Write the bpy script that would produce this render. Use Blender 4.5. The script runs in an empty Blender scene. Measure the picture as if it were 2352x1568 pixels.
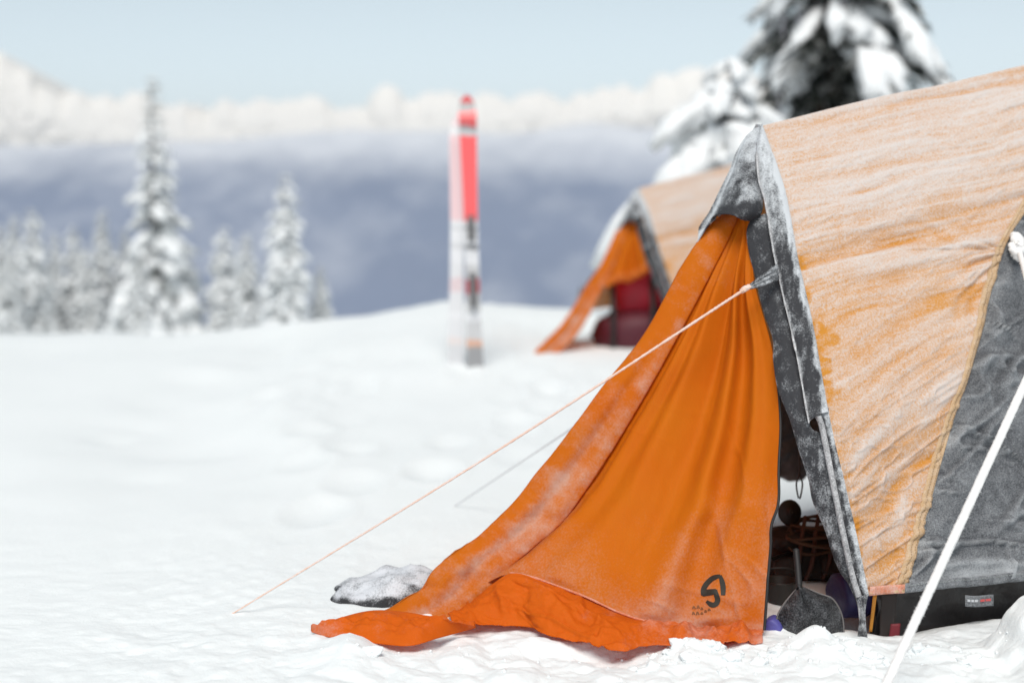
import bpy, bmesh, math, random
import numpy as np
from mathutils import Vector, Matrix
from mathutils.bvhtree import BVHTree

random.seed(7)
rng = np.random.default_rng(7)
S = bpy.context.scene
C = S.collection

# ------------------------------------------------------------------ camera
CAM_H = 1.03
PITCH = math.radians(5.837)
FPX = 3266.7           # focal length in units of a 2352 wide picture (50 mm on 36 mm)
cam_d = bpy.data.cameras.new('camera')
cam_d.lens = 50.0
cam_d.sensor_width = 36.0
cam_d.clip_start = 0.05
cam_d.clip_end = 40000
cam_d.dof.use_dof = True
cam_d.dof.focus_distance = 3.36
cam_d.dof.aperture_fstop = 1.55
cam_d.dof.aperture_blades = 0
cam = bpy.data.objects.new('camera', cam_d)
C.objects.link(cam)
cam.location = (0, 0, CAM_H)
cam.rotation_euler = (math.pi / 2 - PITCH, 0, 0)
S.camera = cam

# ------------------------------------------------------------------ sky, sun, exposure
SUN_EL, SUN_AZ = math.radians(56), math.radians(186)      # azimuth: compass, 0 = +Y, clockwise; the sun stands high behind the camera
w = bpy.data.worlds.new('World')
S.world = w
w.use_nodes = True
wn = w.node_tree.nodes
wl = w.node_tree.links
wn.clear()
sky = wn.new('ShaderNodeTexSky')
sky.sky_type = 'NISHITA'
sky.sun_disc = False
sky.sun_elevation = SUN_EL
sky.sun_rotation = SUN_AZ
sky.altitude = 1200
sky.air_density = 0.75
sky.dust_density = 2.0
sky.ozone_density = 0.8
bg = wn.new('ShaderNodeBackground')
bg.inputs['Strength'].default_value = 0.138
wo = wn.new('ShaderNodeOutputWorld')
veil = wn.new('ShaderNodeHueSaturation')      # thin high veil: the blue is pale
veil.inputs['Saturation'].default_value = 0.40
veil.inputs['Hue'].default_value = 0.462
wl.new(sky.outputs[0], veil.inputs['Color'])
wl.new(veil.outputs[0], bg.inputs['Color'])
wl.new(bg.outputs[0], wo.inputs['Surface'])
sun_d = bpy.data.lights.new('sun', 'SUN')
sun_d.energy = 2.4
sun_d.angle = math.radians(30)
sun_d.color = (1.0, 0.945, 0.87)
sun = bpy.data.objects.new('sun', sun_d)
C.objects.link(sun)
sdir = Vector((math.sin(SUN_AZ) * math.cos(SUN_EL), math.cos(SUN_AZ) * math.cos(SUN_EL), math.sin(SUN_EL)))
sun.rotation_euler = sdir.to_track_quat('Z', 'Y').to_euler()
S.view_settings.view_transform = 'Standard'
S.view_settings.look = 'None'
S.view_settings.gamma = 1.0
S.view_settings.exposure = 0.16
S.render.engine = 'CYCLES'
S.cycles.use_denoising = True
S.cycles.max_bounces = 8
S.cycles.volume_bounces = 0

# ------------------------------------------------------------------ helpers: numbers
CP, SP = math.cos(PITCH), math.sin(PITCH)


def P(u, v, Y):
    """point seen at (u, v) of the 2352 x 1568 picture, Y metres in front"""
    cx, cy = (u - 1176) / FPX, (784 - v) / FPX
    t = Y / (CP + cy * SP)
    return np.array((cx * t, Y, CAM_H + t * (-SP + cy * CP)))


def G(u, v, z=0.0):
    cx, cy = (u - 1176) / FPX, (784 - v) / FPX
    t = (z - CAM_H) / (-SP + cy * CP)
    return np.array((cx * t, t * (CP + cy * SP), z))


def PTS(l):
    return np.array([P(*p) for p in l])


def _h(ix, iy, iz, seed):
    n = (ix.astype(np.int64) * 374761393 + iy.astype(np.int64) * 668265263 + iz.astype(np.int64) * 2147483647 + seed * 1274126177) & 0xffffffff
    n = ((n ^ (n >> 13)) * 1274126177) & 0xffffffff
    n = (n ^ (n >> 16)) & 0xffffffff
    return n / 4294967295.0


def noise(x, y, z=0.0, seed=0):
    x, y, z = np.broadcast_arrays(np.asarray(x, float), np.asarray(y, float), np.asarray(z, float))
    ix, iy, iz = np.floor(x), np.floor(y), np.floor(z)
    fx, fy, fz = x - ix, y - iy, z - iz
    fx, fy, fz = [f * f * f * (f * (f * 6 - 15) + 10) for f in (fx, fy, fz)]
    r = 0
    for a in (0, 1):
        wa = fx if a else 1 - fx
        for b in (0, 1):
            wb = fy if b else 1 - fy
            for c in (0, 1):
                wc = fz if c else 1 - fz
                r = r + wa * wb * wc * _h(ix + a, iy + b, iz + c, seed)
    return r * 2 - 1


def fbm(x, y, z=0.0, seed=0, octaves=4, gain=0.5):
    s, a, t = 0, 1, 0
    for o in range(octaves):
        s = s + a * noise(x * 2 ** o + 17.3 * o, y * 2 ** o + 5.1 * o, z * 2 ** o, seed + o)
        t += a
        a *= gain
    return s / t


def sst(a, b, x):
    t = np.clip((x - a) / (b - a), 0, 1)
    return t * t * (3 - 2 * t)


def curve(pts, n, sharp=False):
    """n points along a smooth curve through pts, even arc length"""
    pts = np.asarray(pts, float)
    if len(pts) == 2 or sharp:
        q = pts
    else:
        e = np.vstack([2 * pts[0] - pts[1], pts, 2 * pts[-1] - pts[-2]])
        q = []
        for i in range(1, len(e) - 2):
            p0, p1, p2, p3 = e[i - 1:i + 3]
            for t in np.linspace(0, 1, 12, endpoint=False):
                q.append(0.5 * ((2 * p1) + (-p0 + p2) * t + (2 * p0 - 5 * p1 + 4 * p2 - p3) * t * t + (-p0 + 3 * p1 - 3 * p2 + p3) * t ** 3))
        q.append(pts[-1])
        q = np.array(q)
    d = np.r_[0, np.cumsum(np.linalg.norm(np.diff(q, axis=0), axis=1))]
    s = np.linspace(0, d[-1], n)
    return np.stack([np.interp(s, d, q[:, k]) for k in range(3)], 1)


def loft(a, b, ns, nt):
    """rows run along the curves (nt), columns from a to b (ns)"""
    A, B = curve(a, nt), curve(b, nt)
    s = np.linspace(0, 1, ns)[None, :, None]
    return A[:, None, :] * (1 - s) + B[:, None, :] * s


def coons(top, bottom, left, right, ns, nt):
    T, B, L, R = curve(top, ns), curve(bottom, ns), curve(left, nt), curve(right, nt)
    s = np.linspace(0, 1, ns)[None, :, None]
    t = np.linspace(0, 1, nt)[:, None, None]
    return ((1 - t) * T[None] + t * B[None] + (1 - s) * L[:, None] + s * R[:, None]
            - ((1 - s) * (1 - t) * T[0] + s * (1 - t) * T[-1] + (1 - s) * t * B[0] + s * t * B[-1]))


def normals(G_):
    du = np.gradient(G_, axis=1)
    dv = np.gradient(G_, axis=0)
    n = np.cross(du, dv)
    n /= np.linalg.norm(n, axis=2, keepdims=True) + 1e-12
    return n


def to_cam(n, G_):
    """flip normals so that they look at the camera side"""
    d = np.array((0, 0, CAM_H)) - G_
    s = np.sign((n * d).sum(2).mean())
    return n * s


# ------------------------------------------------------------------ helpers: objects
class Frame:
    def __init__(self, loc, ang):
        self.loc = np.array(loc, float)
        c, s = math.cos(ang), math.sin(ang)
        self.R = np.array(((c, -s, 0), (s, c, 0), (0, 0, 1)))
        self.ang = ang

    def local(self, p):
        return (np.asarray(p, float) - self.loc) @ self.R


IDENT = Frame((0, 0, 0), 0)


def link(o, parent=None):
    C.objects.link(o)
    if parent is not None:
        o.parent = parent
    return o


def tag(o, label=None, cat=None, group=None, kind=None):
    if label:
        o['label'] = label
    if cat:
        o['category'] = cat
    if group:
        o['group'] = group
    if kind:
        o['kind'] = kind
    return o


def empty(name, loc=(0, 0, 0), rz=0):
    o = bpy.data.objects.new(name, None)
    o.empty_display_size = 0.1
    o.location = loc
    o.rotation_euler = (0, 0, rz)
    return link(o)


def mesh_obj(name, verts, faces, mat, parent=None, smooth=True, attrs=None):
    me = bpy.data.meshes.new(name)
    verts = np.asarray(verts, np.float32).reshape(-1, 3)
    if isinstance(faces, np.ndarray):
        k = faces.shape[1]
        me.vertices.add(len(verts))
        me.vertices.foreach_set('co', verts.ravel())
        me.loops.add(faces.size)
        me.loops.foreach_set('vertex_index', faces.ravel().astype(np.int32))
        me.polygons.add(len(faces))
        me.polygons.foreach_set('loop_start', np.arange(0, faces.size, k, dtype=np.int32))
        me.update(calc_edges=True)
    else:
        me.from_pydata([tuple(map(float, v)) for v in verts], [], faces)
        me.update()
    if attrs:
        for kx, a in attrs.items():
            at = me.attributes.new(kx, 'FLOAT', 'POINT')
            at.data.foreach_set('value', np.asarray(a, np.float32).ravel())
    me.validate()
    if smooth:
        me.polygons.foreach_set('use_smooth', [True] * len(me.polygons))
    if mat is not None:
        me.materials.append(mat)
    o = bpy.data.objects.new(name, me)
    return link(o, parent)


def grid_faces(nr, nc, wrap=False):
    i = np.arange(nr * nc).reshape(nr, nc)
    if wrap:
        i = np.concatenate([i, i[:, :1]], 1)
    return np.stack([i[:-1, :-1], i[:-1, 1:], i[1:, 1:], i[1:, :-1]], -1).reshape(-1, 4)


def grid_obj(name, G_, mat, parent=None, fr=IDENT, attrs=None, wrap=False, thick=0.0):
    nr, nc = G_.shape[:2]
    o = mesh_obj(name, fr.local(G_.reshape(-1, 3)), grid_faces(nr, nc, wrap), mat, parent, True, attrs)
    if thick:
        m = o.modifiers.new('cloth_thickness', 'SOLIDIFY')
        m.thickness = thick
        m.offset = 0
    return o


def tube_pts(path, rad, n=10):
    path = np.asarray(path, float)
    m = len(path)
    rad = np.broadcast_to(np.asarray(rad, float), (m,))
    tan = np.gradient(path, axis=0)
    tan /= np.linalg.norm(tan, axis=1, keepdims=True) + 1e-12
    up = np.array((0.123, 0.234, 1.0))
    if abs(tan[:, 2]).max() > 0.95:
        up = np.array((1.0, 0.2, 0.05))
    a = np.cross(tan, up)
    a /= np.linalg.norm(a, axis=1, keepdims=True)
    b = np.cross(tan, a)
    th = np.linspace(0, 2 * np.pi, n, endpoint=False)
    return path[:, None] + rad[:, None, None] * (a[:, None] * np.cos(th)[None, :, None] + b[:, None] * np.sin(th)[None, :, None])


def tube(name, path, rad, mat, parent=None, fr=IDENT, n=10, attrs=None):
    G_ = tube_pts(path, rad, n)
    m = len(G_)
    f = [tuple(int(x) for x in q) for q in grid_faces(m, n, True)]
    f.append(tuple(range(n)))
    f.append(tuple(range((m - 1) * n, m * n))[::-1])
    return mesh_obj(name, fr.local(G_.reshape(-1, 3)), f, mat, parent)


def ico(sub):
    bm = bmesh.new()
    bmesh.ops.create_icosphere(bm, subdivisions=sub, radius=1)
    v = np.array([x.co[:] for x in bm.verts])
    f = np.array([[y.index for y in x.verts] for x in bm.faces])
    bm.free()
    return v, f


ICO1, ICO2, ICO3 = ico(1), ico(2), ico(3)


class Soup:
    """collects triangles"""
    def __init__(self):
        self.v, self.f, self.n = [], [], 0

    def add(self, v, f):
        self.v.append(np.asarray(v, float))
        self.f.append(np.asarray(f) + self.n)
        self.n += len(v)

    def blob(self, c, r, rough=0.25, seed=0, base=ICO1, rot=None, freq=1.6):
        v, f = base
        d = 1 + rough * noise(v[:, 0] * freq + seed * 3.1, v[:, 1] * freq + seed, v[:, 2] * freq, seed % 97)
        v = v * d[:, None] * np.asarray(r)
        if rot is not None:
            v = v @ np.asarray(rot).T
        self.add(v + np.asarray(c), f)

    def build(self, name, mat, parent=None, smooth=True, fr=IDENT):
        if not self.v:
            return None
        return mesh_obj(name, fr.local(np.concatenate(self.v)), np.concatenate(self.f), mat, parent, smooth)


def copy_tree(o, parent=None, skip=(), leave=()):
    c = o.copy()
    C.objects.link(c)
    c.parent = parent
    for ch in list(o.children):
        if ch.name.split('.')[0] in skip or ch in leave:
            continue
        copy_tree(ch, c)
    return c


# ------------------------------------------------------------------ materials
def new_mat(name):
    m = bpy.data.materials.new(name)
    m.use_nodes = True
    n, l = m.node_tree.nodes, m.node_tree.links
    n.clear()
    out = n.new('ShaderNodeOutputMaterial')
    return m, n, l, out


def N(n, t, **kw):
    x = n.new(t)
    for k, v in kw.items():
        if k.startswith('_'):
            setattr(x, k[1:], v)
        else:
            x.inputs[k].default_value = v
    return x


def mathn(n, l, op, a, b=None, clamp=False):
    x = n.new('ShaderNodeMath')
    x.operation = op
    x.use_clamp = clamp
    for i, q in enumerate((a, b)):
        if q is None:
            continue
        if isinstance(q, (int, float)):
            x.inputs[i].default_value = q
        else:
            l.new(q, x.inputs[i])
    return x.outputs[0]


def mixc(n, l, fac, a, b):
    x = n.new('ShaderNodeMix')
    x.data_type = 'RGBA'
    for i, q in ((0, fac), (6, a), (7, b)):
        if isinstance(q, (int, float)):
            x.inputs[i].default_value = q
        elif isinstance(q, tuple):
            x.inputs[i].default_value = (*q, 1) if len(q) == 3 else q
        else:
            l.new(q, x.inputs[i])
    return x.outputs[2]


def fabric(name, base, base2=None, frost=(0.80, 0.80, 0.81), amount=0.0, spread=0.55, spec=0.2, trans=0.25, rough=0.7, scale=260.0, grain=1.0, blot=1.0):
    """tent cloth; the mesh attribute 'frost' says how much rime lies where, fine noise breaks it into crystals"""
    m, n, l, out = new_mat(name)
    tc = N(n, 'ShaderNodeTexCoord')
    at = N(n, 'ShaderNodeAttribute')
    at.attribute_name = 'frost'
    n1 = N(n, 'ShaderNodeTexNoise', Scale=scale, Detail=3.0, Roughness=0.6)
    n2 = N(n, 'ShaderNodeTexNoise', Scale=scale * 0.14, Detail=4.0, Roughness=0.6)
    n3 = N(n, 'ShaderNodeTexNoise', Scale=5.0, Detail=3.0)
    for q in (n1, n2, n3):
        l.new(tc.outputs['Object'], q.inputs['Vector'])
    a = mathn(n, l, 'ADD', at.outputs['Fac'], amount)
    x = mathn(n, l, 'MULTIPLY', mathn(n, l, 'SUBTRACT', n1.outputs[0], 0.5), 1.5 * grain)
    y = mathn(n, l, 'MULTIPLY', mathn(n, l, 'SUBTRACT', n2.outputs[0], 0.5), 1.1 * grain * blot)
    s = mathn(n, l, 'ADD', mathn(n, l, 'ADD', a, x), y)
    mr = N(n, 'ShaderNodeMapRange', _clamp=True, _interpolation_type='SMOOTHSTEP')
    mr.inputs['From Min'].default_value = 0.5 - spread
    mr.inputs['From Max'].default_value = 0.5 + spread
    l.new(s, mr.inputs['Value'])
    fac = mr.outputs[0]
    b2 = base2 or tuple(c * 0.85 for c in base)
    bc = mixc(n, l, n3.outputs[0], b2, base)
    col = mixc(n, l, fac, bc, frost)
    pr = N(n, 'ShaderNodeBsdfPrincipled', Roughness=rough)
    pr.inputs['Specular IOR Level'].default_value = spec
    l.new(col, pr.inputs['Base Color'])
    bp = N(n, 'ShaderNodeBump', Strength=0.45, Distance=0.0022)
    l.new(s, bp.inputs['Height'])
    l.new(bp.outputs[0], pr.inputs['Normal'])
    tr = N(n, 'ShaderNodeBsdfTranslucent')
    l.new(bc, tr.inputs['Color'])
    mx = N(n, 'ShaderNodeMixShader')
    mx.inputs[0].default_value = trans
    l.new(pr.outputs[0], mx.inputs[1])
    l.new(tr.outputs[0], mx.inputs[2])
    l.new(mx.outputs[0], out.inputs['Surface'])
    return m


def plain(name, base, rough=0.6, var=0.15, scale=30.0, metallic=0.0, bump=0.0):
    m, n, l, out = new_mat(name)
    tc = N(n, 'ShaderNodeTexCoord')
    n1 = N(n, 'ShaderNodeTexNoise', Scale=scale, Detail=4.0)
    l.new(tc.outputs['Object'], n1.inputs['Vector'])
    col = mixc(n, l, n1.outputs[0], tuple(c * (1 - var) for c in base), tuple(min(1, c * (1 + var)) for c in base))
    pr = N(n, 'ShaderNodeBsdfPrincipled', Roughness=rough, Metallic=metallic)
    l.new(col, pr.inputs['Base Color'])
    if bump:
        bp = N(n, 'ShaderNodeBump', Strength=0.6, Distance=bump)
        l.new(n1.outputs[0], bp.inputs['Height'])
        l.new(bp.outputs[0], pr.inputs['Normal'])
    l.new(pr.outputs[0], out.inputs['Surface'])
    return m


def snow_mat(name, base=(0.84, 0.875, 0.885), bump=0.006, scale=60.0):
    m, n, l, out = new_mat(name)
    tc = N(n, 'ShaderNodeTexCoord')
    n1 = N(n, 'ShaderNodeTexNoise', Scale=scale, Detail=6.0, Roughness=0.65)
    n2 = N(n, 'ShaderNodeTexNoise', Scale=scale * 7, Detail=2.0)
    for q in (n1, n2):
        l.new(tc.outputs['Object'], q.inputs['Vector'])
    pr = N(n, 'ShaderNodeBsdfPrincipled', Roughness=0.75)
    pr.inputs['Base Color'].default_value = (*base, 1)
    h = mathn(n, l, 'ADD', n1.outputs[0], mathn(n, l, 'MULTIPLY', n2.outputs[0], 0.25))
    bp = N(n, 'ShaderNodeBump', Strength=0.5, Distance=bump)
    l.new(h, bp.inputs['Height'])
    l.new(bp.outputs[0], pr.inputs['Normal'])
    tr = N(n, 'ShaderNodeBsdfTranslucent')
    tr.inputs['Color'].default_value = (0.8, 0.84, 0.88, 1)
    mx = N(n, 'ShaderNodeMixShader')
    mx.inputs[0].default_value = 0.0
    l.new(pr.outputs[0], mx.inputs[1])
    l.new(tr.outputs[0], mx.inputs[2])
    l.new(mx.outputs[0], out.inputs['Surface'])
    return m


M = {}
M['snow'] = snow_mat('snow')
M['tree_snow'] = snow_mat('tree_snow', (0.84, 0.86, 0.87), 0.03, 9.0)
M['orange'] = fabric('orange_cloth', (0.72, 0.150, 0.003), (0.76, 0.235, 0.006), trans=0.42, spread=0.7, scale=200, grain=0.6, frost=(0.80, 0.62, 0.51), blot=0.6)
M['skirt'] = fabric('skirt_cloth', (0.80, 0.165, 0.006), (0.70, 0.125, 0.005), trans=0.32, spread=0.7, scale=200, grain=0.5, frost=(0.82, 0.66, 0.6))
M['tan'] = fabric('roof_cloth', (0.68, 0.30, 0.045), (0.62, 0.25, 0.03), trans=0.16, spread=1.1, frost=(0.745, 0.685, 0.65), scale=230, grain=1.9, blot=0.3)
M['tape'] = fabric('seam_tape', (0.50, 0.29, 0.11), trans=0.05, spread=0.8, amount=0.40, frost=(0.64, 0.52, 0.40))
M['salmon'] = fabric('salmon_tape', (0.75, 0.22, 0.10), trans=0.1, spread=0.8, amount=0.12, frost=(0.80, 0.62, 0.55))
M['grey'] = fabric('grey_cloth', (0.045, 0.046, 0.052), (0.035, 0.036, 0.04), trans=0.03, spread=0.65, frost=(0.62, 0.65, 0.68))
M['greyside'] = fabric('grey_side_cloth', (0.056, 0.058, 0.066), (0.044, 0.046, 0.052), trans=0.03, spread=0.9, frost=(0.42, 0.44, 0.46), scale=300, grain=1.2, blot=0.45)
M['black'] = plain('black_cloth', (0.012, 0.012, 0.013), 0.6)
M['inner'] = plain('inner_cloth', (0.030, 0.026, 0.026), 0.35, 0.5, 14, bump=0.02)
M['print'] = plain('black_print', (0.022, 0.018, 0.012), 0.7)
M['faint_print'] = plain('faint_print', (0.20, 0.07, 0.015), 0.7)
M['cord'] = fabric('pale_cord', (0.78, 0.47, 0.33), (0.72, 0.42, 0.28), trans=0.0, amount=0.35, spread=0.8, scale=400)
M['darkcord'] = plain('dark_cord', (0.6, 0.6, 0.62), 0.8)
M['rime'] = snow_mat('rime', (0.88, 0.87, 0.86), 0.003, 200)
M['pole'] = fabric('pole_cloth', (0.11, 0.115, 0.125), trans=0.0, amount=0.38, spread=0.8)

# ------------------------------------------------------------------ snow ground
BUMPS = []   # x, y, height, sigma_x, sigma_y


def bump(u, v, Y, sx, sy, z0=0.0):
    p = P(u, v, Y)
    BUMPS.append((p[0], p[1], p[2] - z0, sx, sy))


BANK_Y = 3.16
BANK = [(300, 1516), (640, 1514), (760, 1474), (800, 1459), (830, 1465), (870, 1484), (940, 1490), (1050, 1492), (1200, 1500), (1300, 1512), (1450, 1510), (1500, 1498), (1540, 1477), (1580, 1458), (1610, 1463), (1640, 1477),
        (1690, 1480), (1740, 1492), (1770, 1494), (1800, 1472), (1830, 1470), (1852, 1456), (1876, 1446), (1902, 1451), (1925, 1468), (1960, 1477), (2050, 1469), (2130, 1466), (2230, 1477), (2262, 1480), (2285, 1457),
        (2300, 1442), (2318, 1398), (2352, 1364), (2450, 1350), (2700, 1372), (3000, 1500)]
BANK_X = np.array([P(u, v, BANK_Y)[0] for u, v in BANK])
BANK_Z = np.array([P(u, v, BANK_Y)[2] for u, v in BANK])
bump(760, 1395, 3.62, .05, .05)

# crest of the rise, as a height over x at 12 m
CX = np.array([-60, -8.0, -5.2, -4.3, -3.6, -2.6, -1.75, -1.2, -0.8, -0.5, -0.15, 0.05, 0.25, 0.55, 1.5, 4.0, 60])
CZ = np.array([-.25, -.18, -.13, -.22, -.20, -.14, -.10, .00, .10, .15, .14, .03, .02, .09, .12, .15, .3])


gf = np.random.default_rng(77)
FEET = []
for (x0, y0, x1, y1, n_st) in ((-0.55, 4.6, -1.5, 10.5, 17), (-0.2, 5.2, 0.25, 8.6, 11), (0.3, 7.6, 1.1, 8.9, 6), (-2.6, 5.2, -0.4, 8.2, 10)):
    for k in range(n_st):
        t = k / (n_st - 1)
        FEET.append((x0 + (x1 - x0) * t + (.11 if k % 2 else -.11) + gf.normal() * .04, y0 + (y1 - y0) * t + gf.normal() * .05, gf.uniform(.010, .026)))


def gh(x, y, fine=True):
    x, y = np.broadcast_arrays(np.asarray(x, float), np.asarray(y, float))
    z = 0.035 * fbm(x * 0.9 + 3, y * 0.55, seed=3, octaves=3) * sst(3.4, 5.5, y) + 0.012 * fbm(x * 3.1, y * 2.2, seed=5, octaves=3)
    z = z + 0.06 * fbm(x * 0.35, y * 0.25, seed=8, octaves=3) * sst(5, 9, y)
    # trampled trail running away on the left
    tx = -0.9 - 0.16 * (y - 4) + 0.25 * np.sin(y * 0.7)
    z = z + (-0.07 * np.exp(-((x - tx) / 0.36) ** 2) + 0.035 * np.exp(-((x - tx - 0.5) / 0.2) ** 2)) * sst(4.5, 6, y) * (1 - sst(10, 12, y)) * (0.7 + 0.55 * noise(x * 2.6, y * 2.2, seed=12))
    cz_ = sum(wk * np.interp(x + dk, CX, CZ) for dk, wk in ((-.45, .1), (-.3, .15), (-.15, .15), (0, .2), (.15, .15), (.3, .15), (.45, .1)))
    z = z + cz_ * sst(6.5, 11.5, y) + 0.035 * fbm(x * 1.9, y * 1.4, seed=14, octaves=4) * sst(7, 10, y) * (1 - sst(20, 30, y))
    far = np.maximum(0, np.hypot(np.maximum(0, y - 12.2), 0.0))
    z = z - 0.103 * far * (1 + 0 * x) - 0.0009 * np.maximum(0, y - 30) ** 2 * 0.3
    for fx_, fy_, fd_ in FEET:
        d2 = ((x - fx_) / .085) ** 2 + ((y - fy_) / .16) ** 2
        z = z - fd_ * np.exp(-d2 ** 1.5) + fd_ * .3 * np.exp(-(d2 - 2.2) ** 2)
    z = z - 0.02 * np.maximum(0, np.abs(x) - 15)
    hb_ = np.zeros(x.shape)
    for bx, by, bh, sx, sy in BUMPS:
        d2 = ((x - bx) / sx) ** 2 + ((y - by) / sy) ** 2
        hb_ = np.maximum(hb_, bh * np.exp(-d2 / 2))
    bz_ = np.interp(x, BANK_X, BANK_Z) * sst(2.4, 2.9, y) * sst(-.62, -.42, x)
    dy_ = y - (BANK_Y + 0.025 * noise(x * 5, 0.5, seed=9))
    z = z + hb_ + bz_ * np.exp(-(dy_ / np.where(dy_ < 0, .17 + .12 * sst(.95, 1.1, x), .05)) ** 2)
    qa, qq = (x - 0.63) * .93 + (y - 3.87) * .3675, (x - 0.63) * .3675 - (y - 3.87) * .93
    z = z - 0.055 * np.exp(-((qq - .50) / .09) ** 2) * sst(-.02, .10, qa) * (1 - sst(1.0, 1.4, qa))
    # dug-out vestibule
    z = z - 0.035 * np.exp(-(((x - 0.78) / .12) ** 2 + ((y - 3.44) / .10) ** 2))
    if fine:
        k = (1 - sst(3.9, 5.0, y)) * sst(2.0, 2.5, y)
        lum = sst(3.42, 3.25, y)          # broken clods in front of the tent
        side = sst(-0.9, 0.1, x)
        z = z + k * (0.004 * fbm(x * 22, y * 22, seed=21, octaves=3) + (0.024 * (np.abs(fbm(x * 9, y * 9, seed=25, octaves=2)) - .3) + 0.0055 * fbm(x * 30, y * 34, seed=23, octaves=3)) * lum * (0.3 + 0.7 * side))
    return z


def spaced(a, b, step, lo, hi, g):
    c = list(np.arange(a, b, step))
    s, x = step, b
    while x < hi:
        c.append(x)
        s = min(s * g, 4)
        x += s
    c.append(hi)
    s, x, d = step, a, []
    while x > lo:
        s = min(s * g, 4)
        x -= s
        d.append(max(x, lo))
    return np.array(d[::-1] + c)


gx = spaced(-0.95, 1.35, 0.0052, -70, 70, 1.06)
gy = spaced(2.75, 3.55, 0.0052, -6, 62, 1.035)
GX, GY = np.meshgrid(gx, gy)
GZ = gh(GX, GY)
edge = np.maximum(sst(58, 70, np.abs(GX)), np.maximum(sst(52, 62, GY), sst(-2, -6, GY)))
GZ = GZ - 3.0 * edge
ground = grid_obj('snow_ground', np.stack([GX, GY, GZ], -1), M['snow'])
tag(ground, 'trampled white snow field running out to the rise', None, None, 'structure')

# loose clods and crumbs of snow
cl = Soup()
ICO4 = ico(4)


def clod(c, r, seed):
    v, f = ICO4
    d = 0
    for o_, (fq, am) in enumerate(((1.3, .40), (3.0, .24), (6.5, .13), (13.0, .07))):
        d = d + am * noise(v[:, 0] * fq + seed * 1.7, v[:, 1] * fq + 3, v[:, 2] * fq, seed + o_)
    v = v * (1 + d)[:, None] * np.asarray(r)
    cl.add(v + np.asarray(c), f)


for i in range(30):
    u = rng.choice([rng.uniform(1480, 2290), rng.uniform(1500, 1980), rng.uniform(740, 900), rng.uniform(1000, 2340)], p=[.4, .3, .12, .18])
    y = BANK_Y - 0.02 - abs(rng.normal()) * .07
    x = (u - 1176) / FPX * y * 1.0
    r = rng.uniform(.010, .024)
    clod((x, y, float(gh(x, y)) - r * .25), (r * rng.uniform(.9, 1.4), r, r * rng.uniform(.7, 1)), 500 + i)
for u, dz, r in ((1576, .0, .022), (1600, -.004, .020), (1868, .0, .026), (1885, -.002, .024), (1850, -.008, .02), (1812, -.006, .02), (802, -.004, .018), (1905, -.006, .018)):
    y = BANK_Y + rng.uniform(-.02, .01)
    x = (u - 1176) / FPX * y
    clod((x, y, float(np.interp(x, BANK_X, BANK_Z)) - r * .95 + dz), (r * 1.15, r, r), 600 + u)
for i in range(160):
    u = rng.uniform(1450, 2352) if rng.random() < .8 else rng.uniform(700, 1450)
    y = BANK_Y + .01 - abs(rng.normal()) * .09
    x = (u - 1176) / FPX * y
    r = 0.0018 + 0.0045 * rng.random() ** 3
    cl.blob((x, y, float(gh(x, y)) + r * 0.1), r * rng.uniform(.7, 1.3, 3), 0.5, i, ICO1)
o = cl.build('snow_clods', M['snow'])
tag(o, 'loose crumbs and clods of snow heaped before the near tent', None, None, 'stuff')

# ------------------------------------------------------------------ valley, mountains, haze, clouds
M['hill'] = snow_mat('hill_snow', (0.8, 0.82, 0.84), 0.1, 2.0)


def mountain_mat():
    m, n, l, out = new_mat('forested_mountain')
    tc = N(n, 'ShaderNodeTexCoord')
    n1 = N(n, 'ShaderNodeTexNoise', Scale=0.009, Detail=7.0, Roughness=0.65)
    n2 = N(n, 'ShaderNodeTexNoise', Scale=0.0025, Detail=3.0)
    for q in (n1, n2):
        l.new(tc.outputs['Object'], q.inputs['Vector'])
    s = mathn(n, l, 'ADD', n1.outputs[0], mathn(n, l, 'MULTIPLY', n2.outputs[0], 0.5))
    sp = N(n, 'ShaderNodeSeparateXYZ')
    l.new(tc.outputs['Object'], sp.inputs[0])
    up = N(n, 'ShaderNodeMapRange', _clamp=True)      # snow and painted haze: the ridge pales with height into the cloud
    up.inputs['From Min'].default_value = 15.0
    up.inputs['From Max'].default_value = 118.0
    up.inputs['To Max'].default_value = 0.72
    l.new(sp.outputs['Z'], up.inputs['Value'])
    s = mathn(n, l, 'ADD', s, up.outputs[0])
    mr = N(n, 'ShaderNodeMapRange', _clamp=True)
    mr.inputs['From Min'].default_value = 0.68
    mr.inputs['From Max'].default_value = 1.42
    l.new(s, mr.inputs['Value'])
    col = mixc(n, l, mr.outputs[0], (0.185, 0.23, 0.335), (0.72, 0.75, 0.80))  # forest tone has the blue of distant haze painted in
    pr = N(n, 'ShaderNodeBsdfDiffuse')
    l.new(col, pr.inputs['Color'])
    l.new(pr.outputs[0], out.inputs['Surface'])
    return m


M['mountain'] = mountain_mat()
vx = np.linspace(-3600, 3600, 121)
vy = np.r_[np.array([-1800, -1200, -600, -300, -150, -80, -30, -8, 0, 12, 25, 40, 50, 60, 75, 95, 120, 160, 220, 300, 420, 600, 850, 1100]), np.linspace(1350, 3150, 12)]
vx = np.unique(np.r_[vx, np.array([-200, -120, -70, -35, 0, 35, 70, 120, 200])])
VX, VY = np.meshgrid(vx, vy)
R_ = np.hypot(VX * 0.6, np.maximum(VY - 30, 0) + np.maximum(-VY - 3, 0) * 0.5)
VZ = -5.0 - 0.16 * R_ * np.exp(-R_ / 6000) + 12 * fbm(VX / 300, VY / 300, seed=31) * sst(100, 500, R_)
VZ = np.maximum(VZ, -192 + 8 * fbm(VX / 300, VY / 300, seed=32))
tag(grid_obj('valley', np.stack([VX, VY, VZ], -1), M['hill']), 'snowy slope falling away into the valley', None, None, 'structure')

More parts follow.
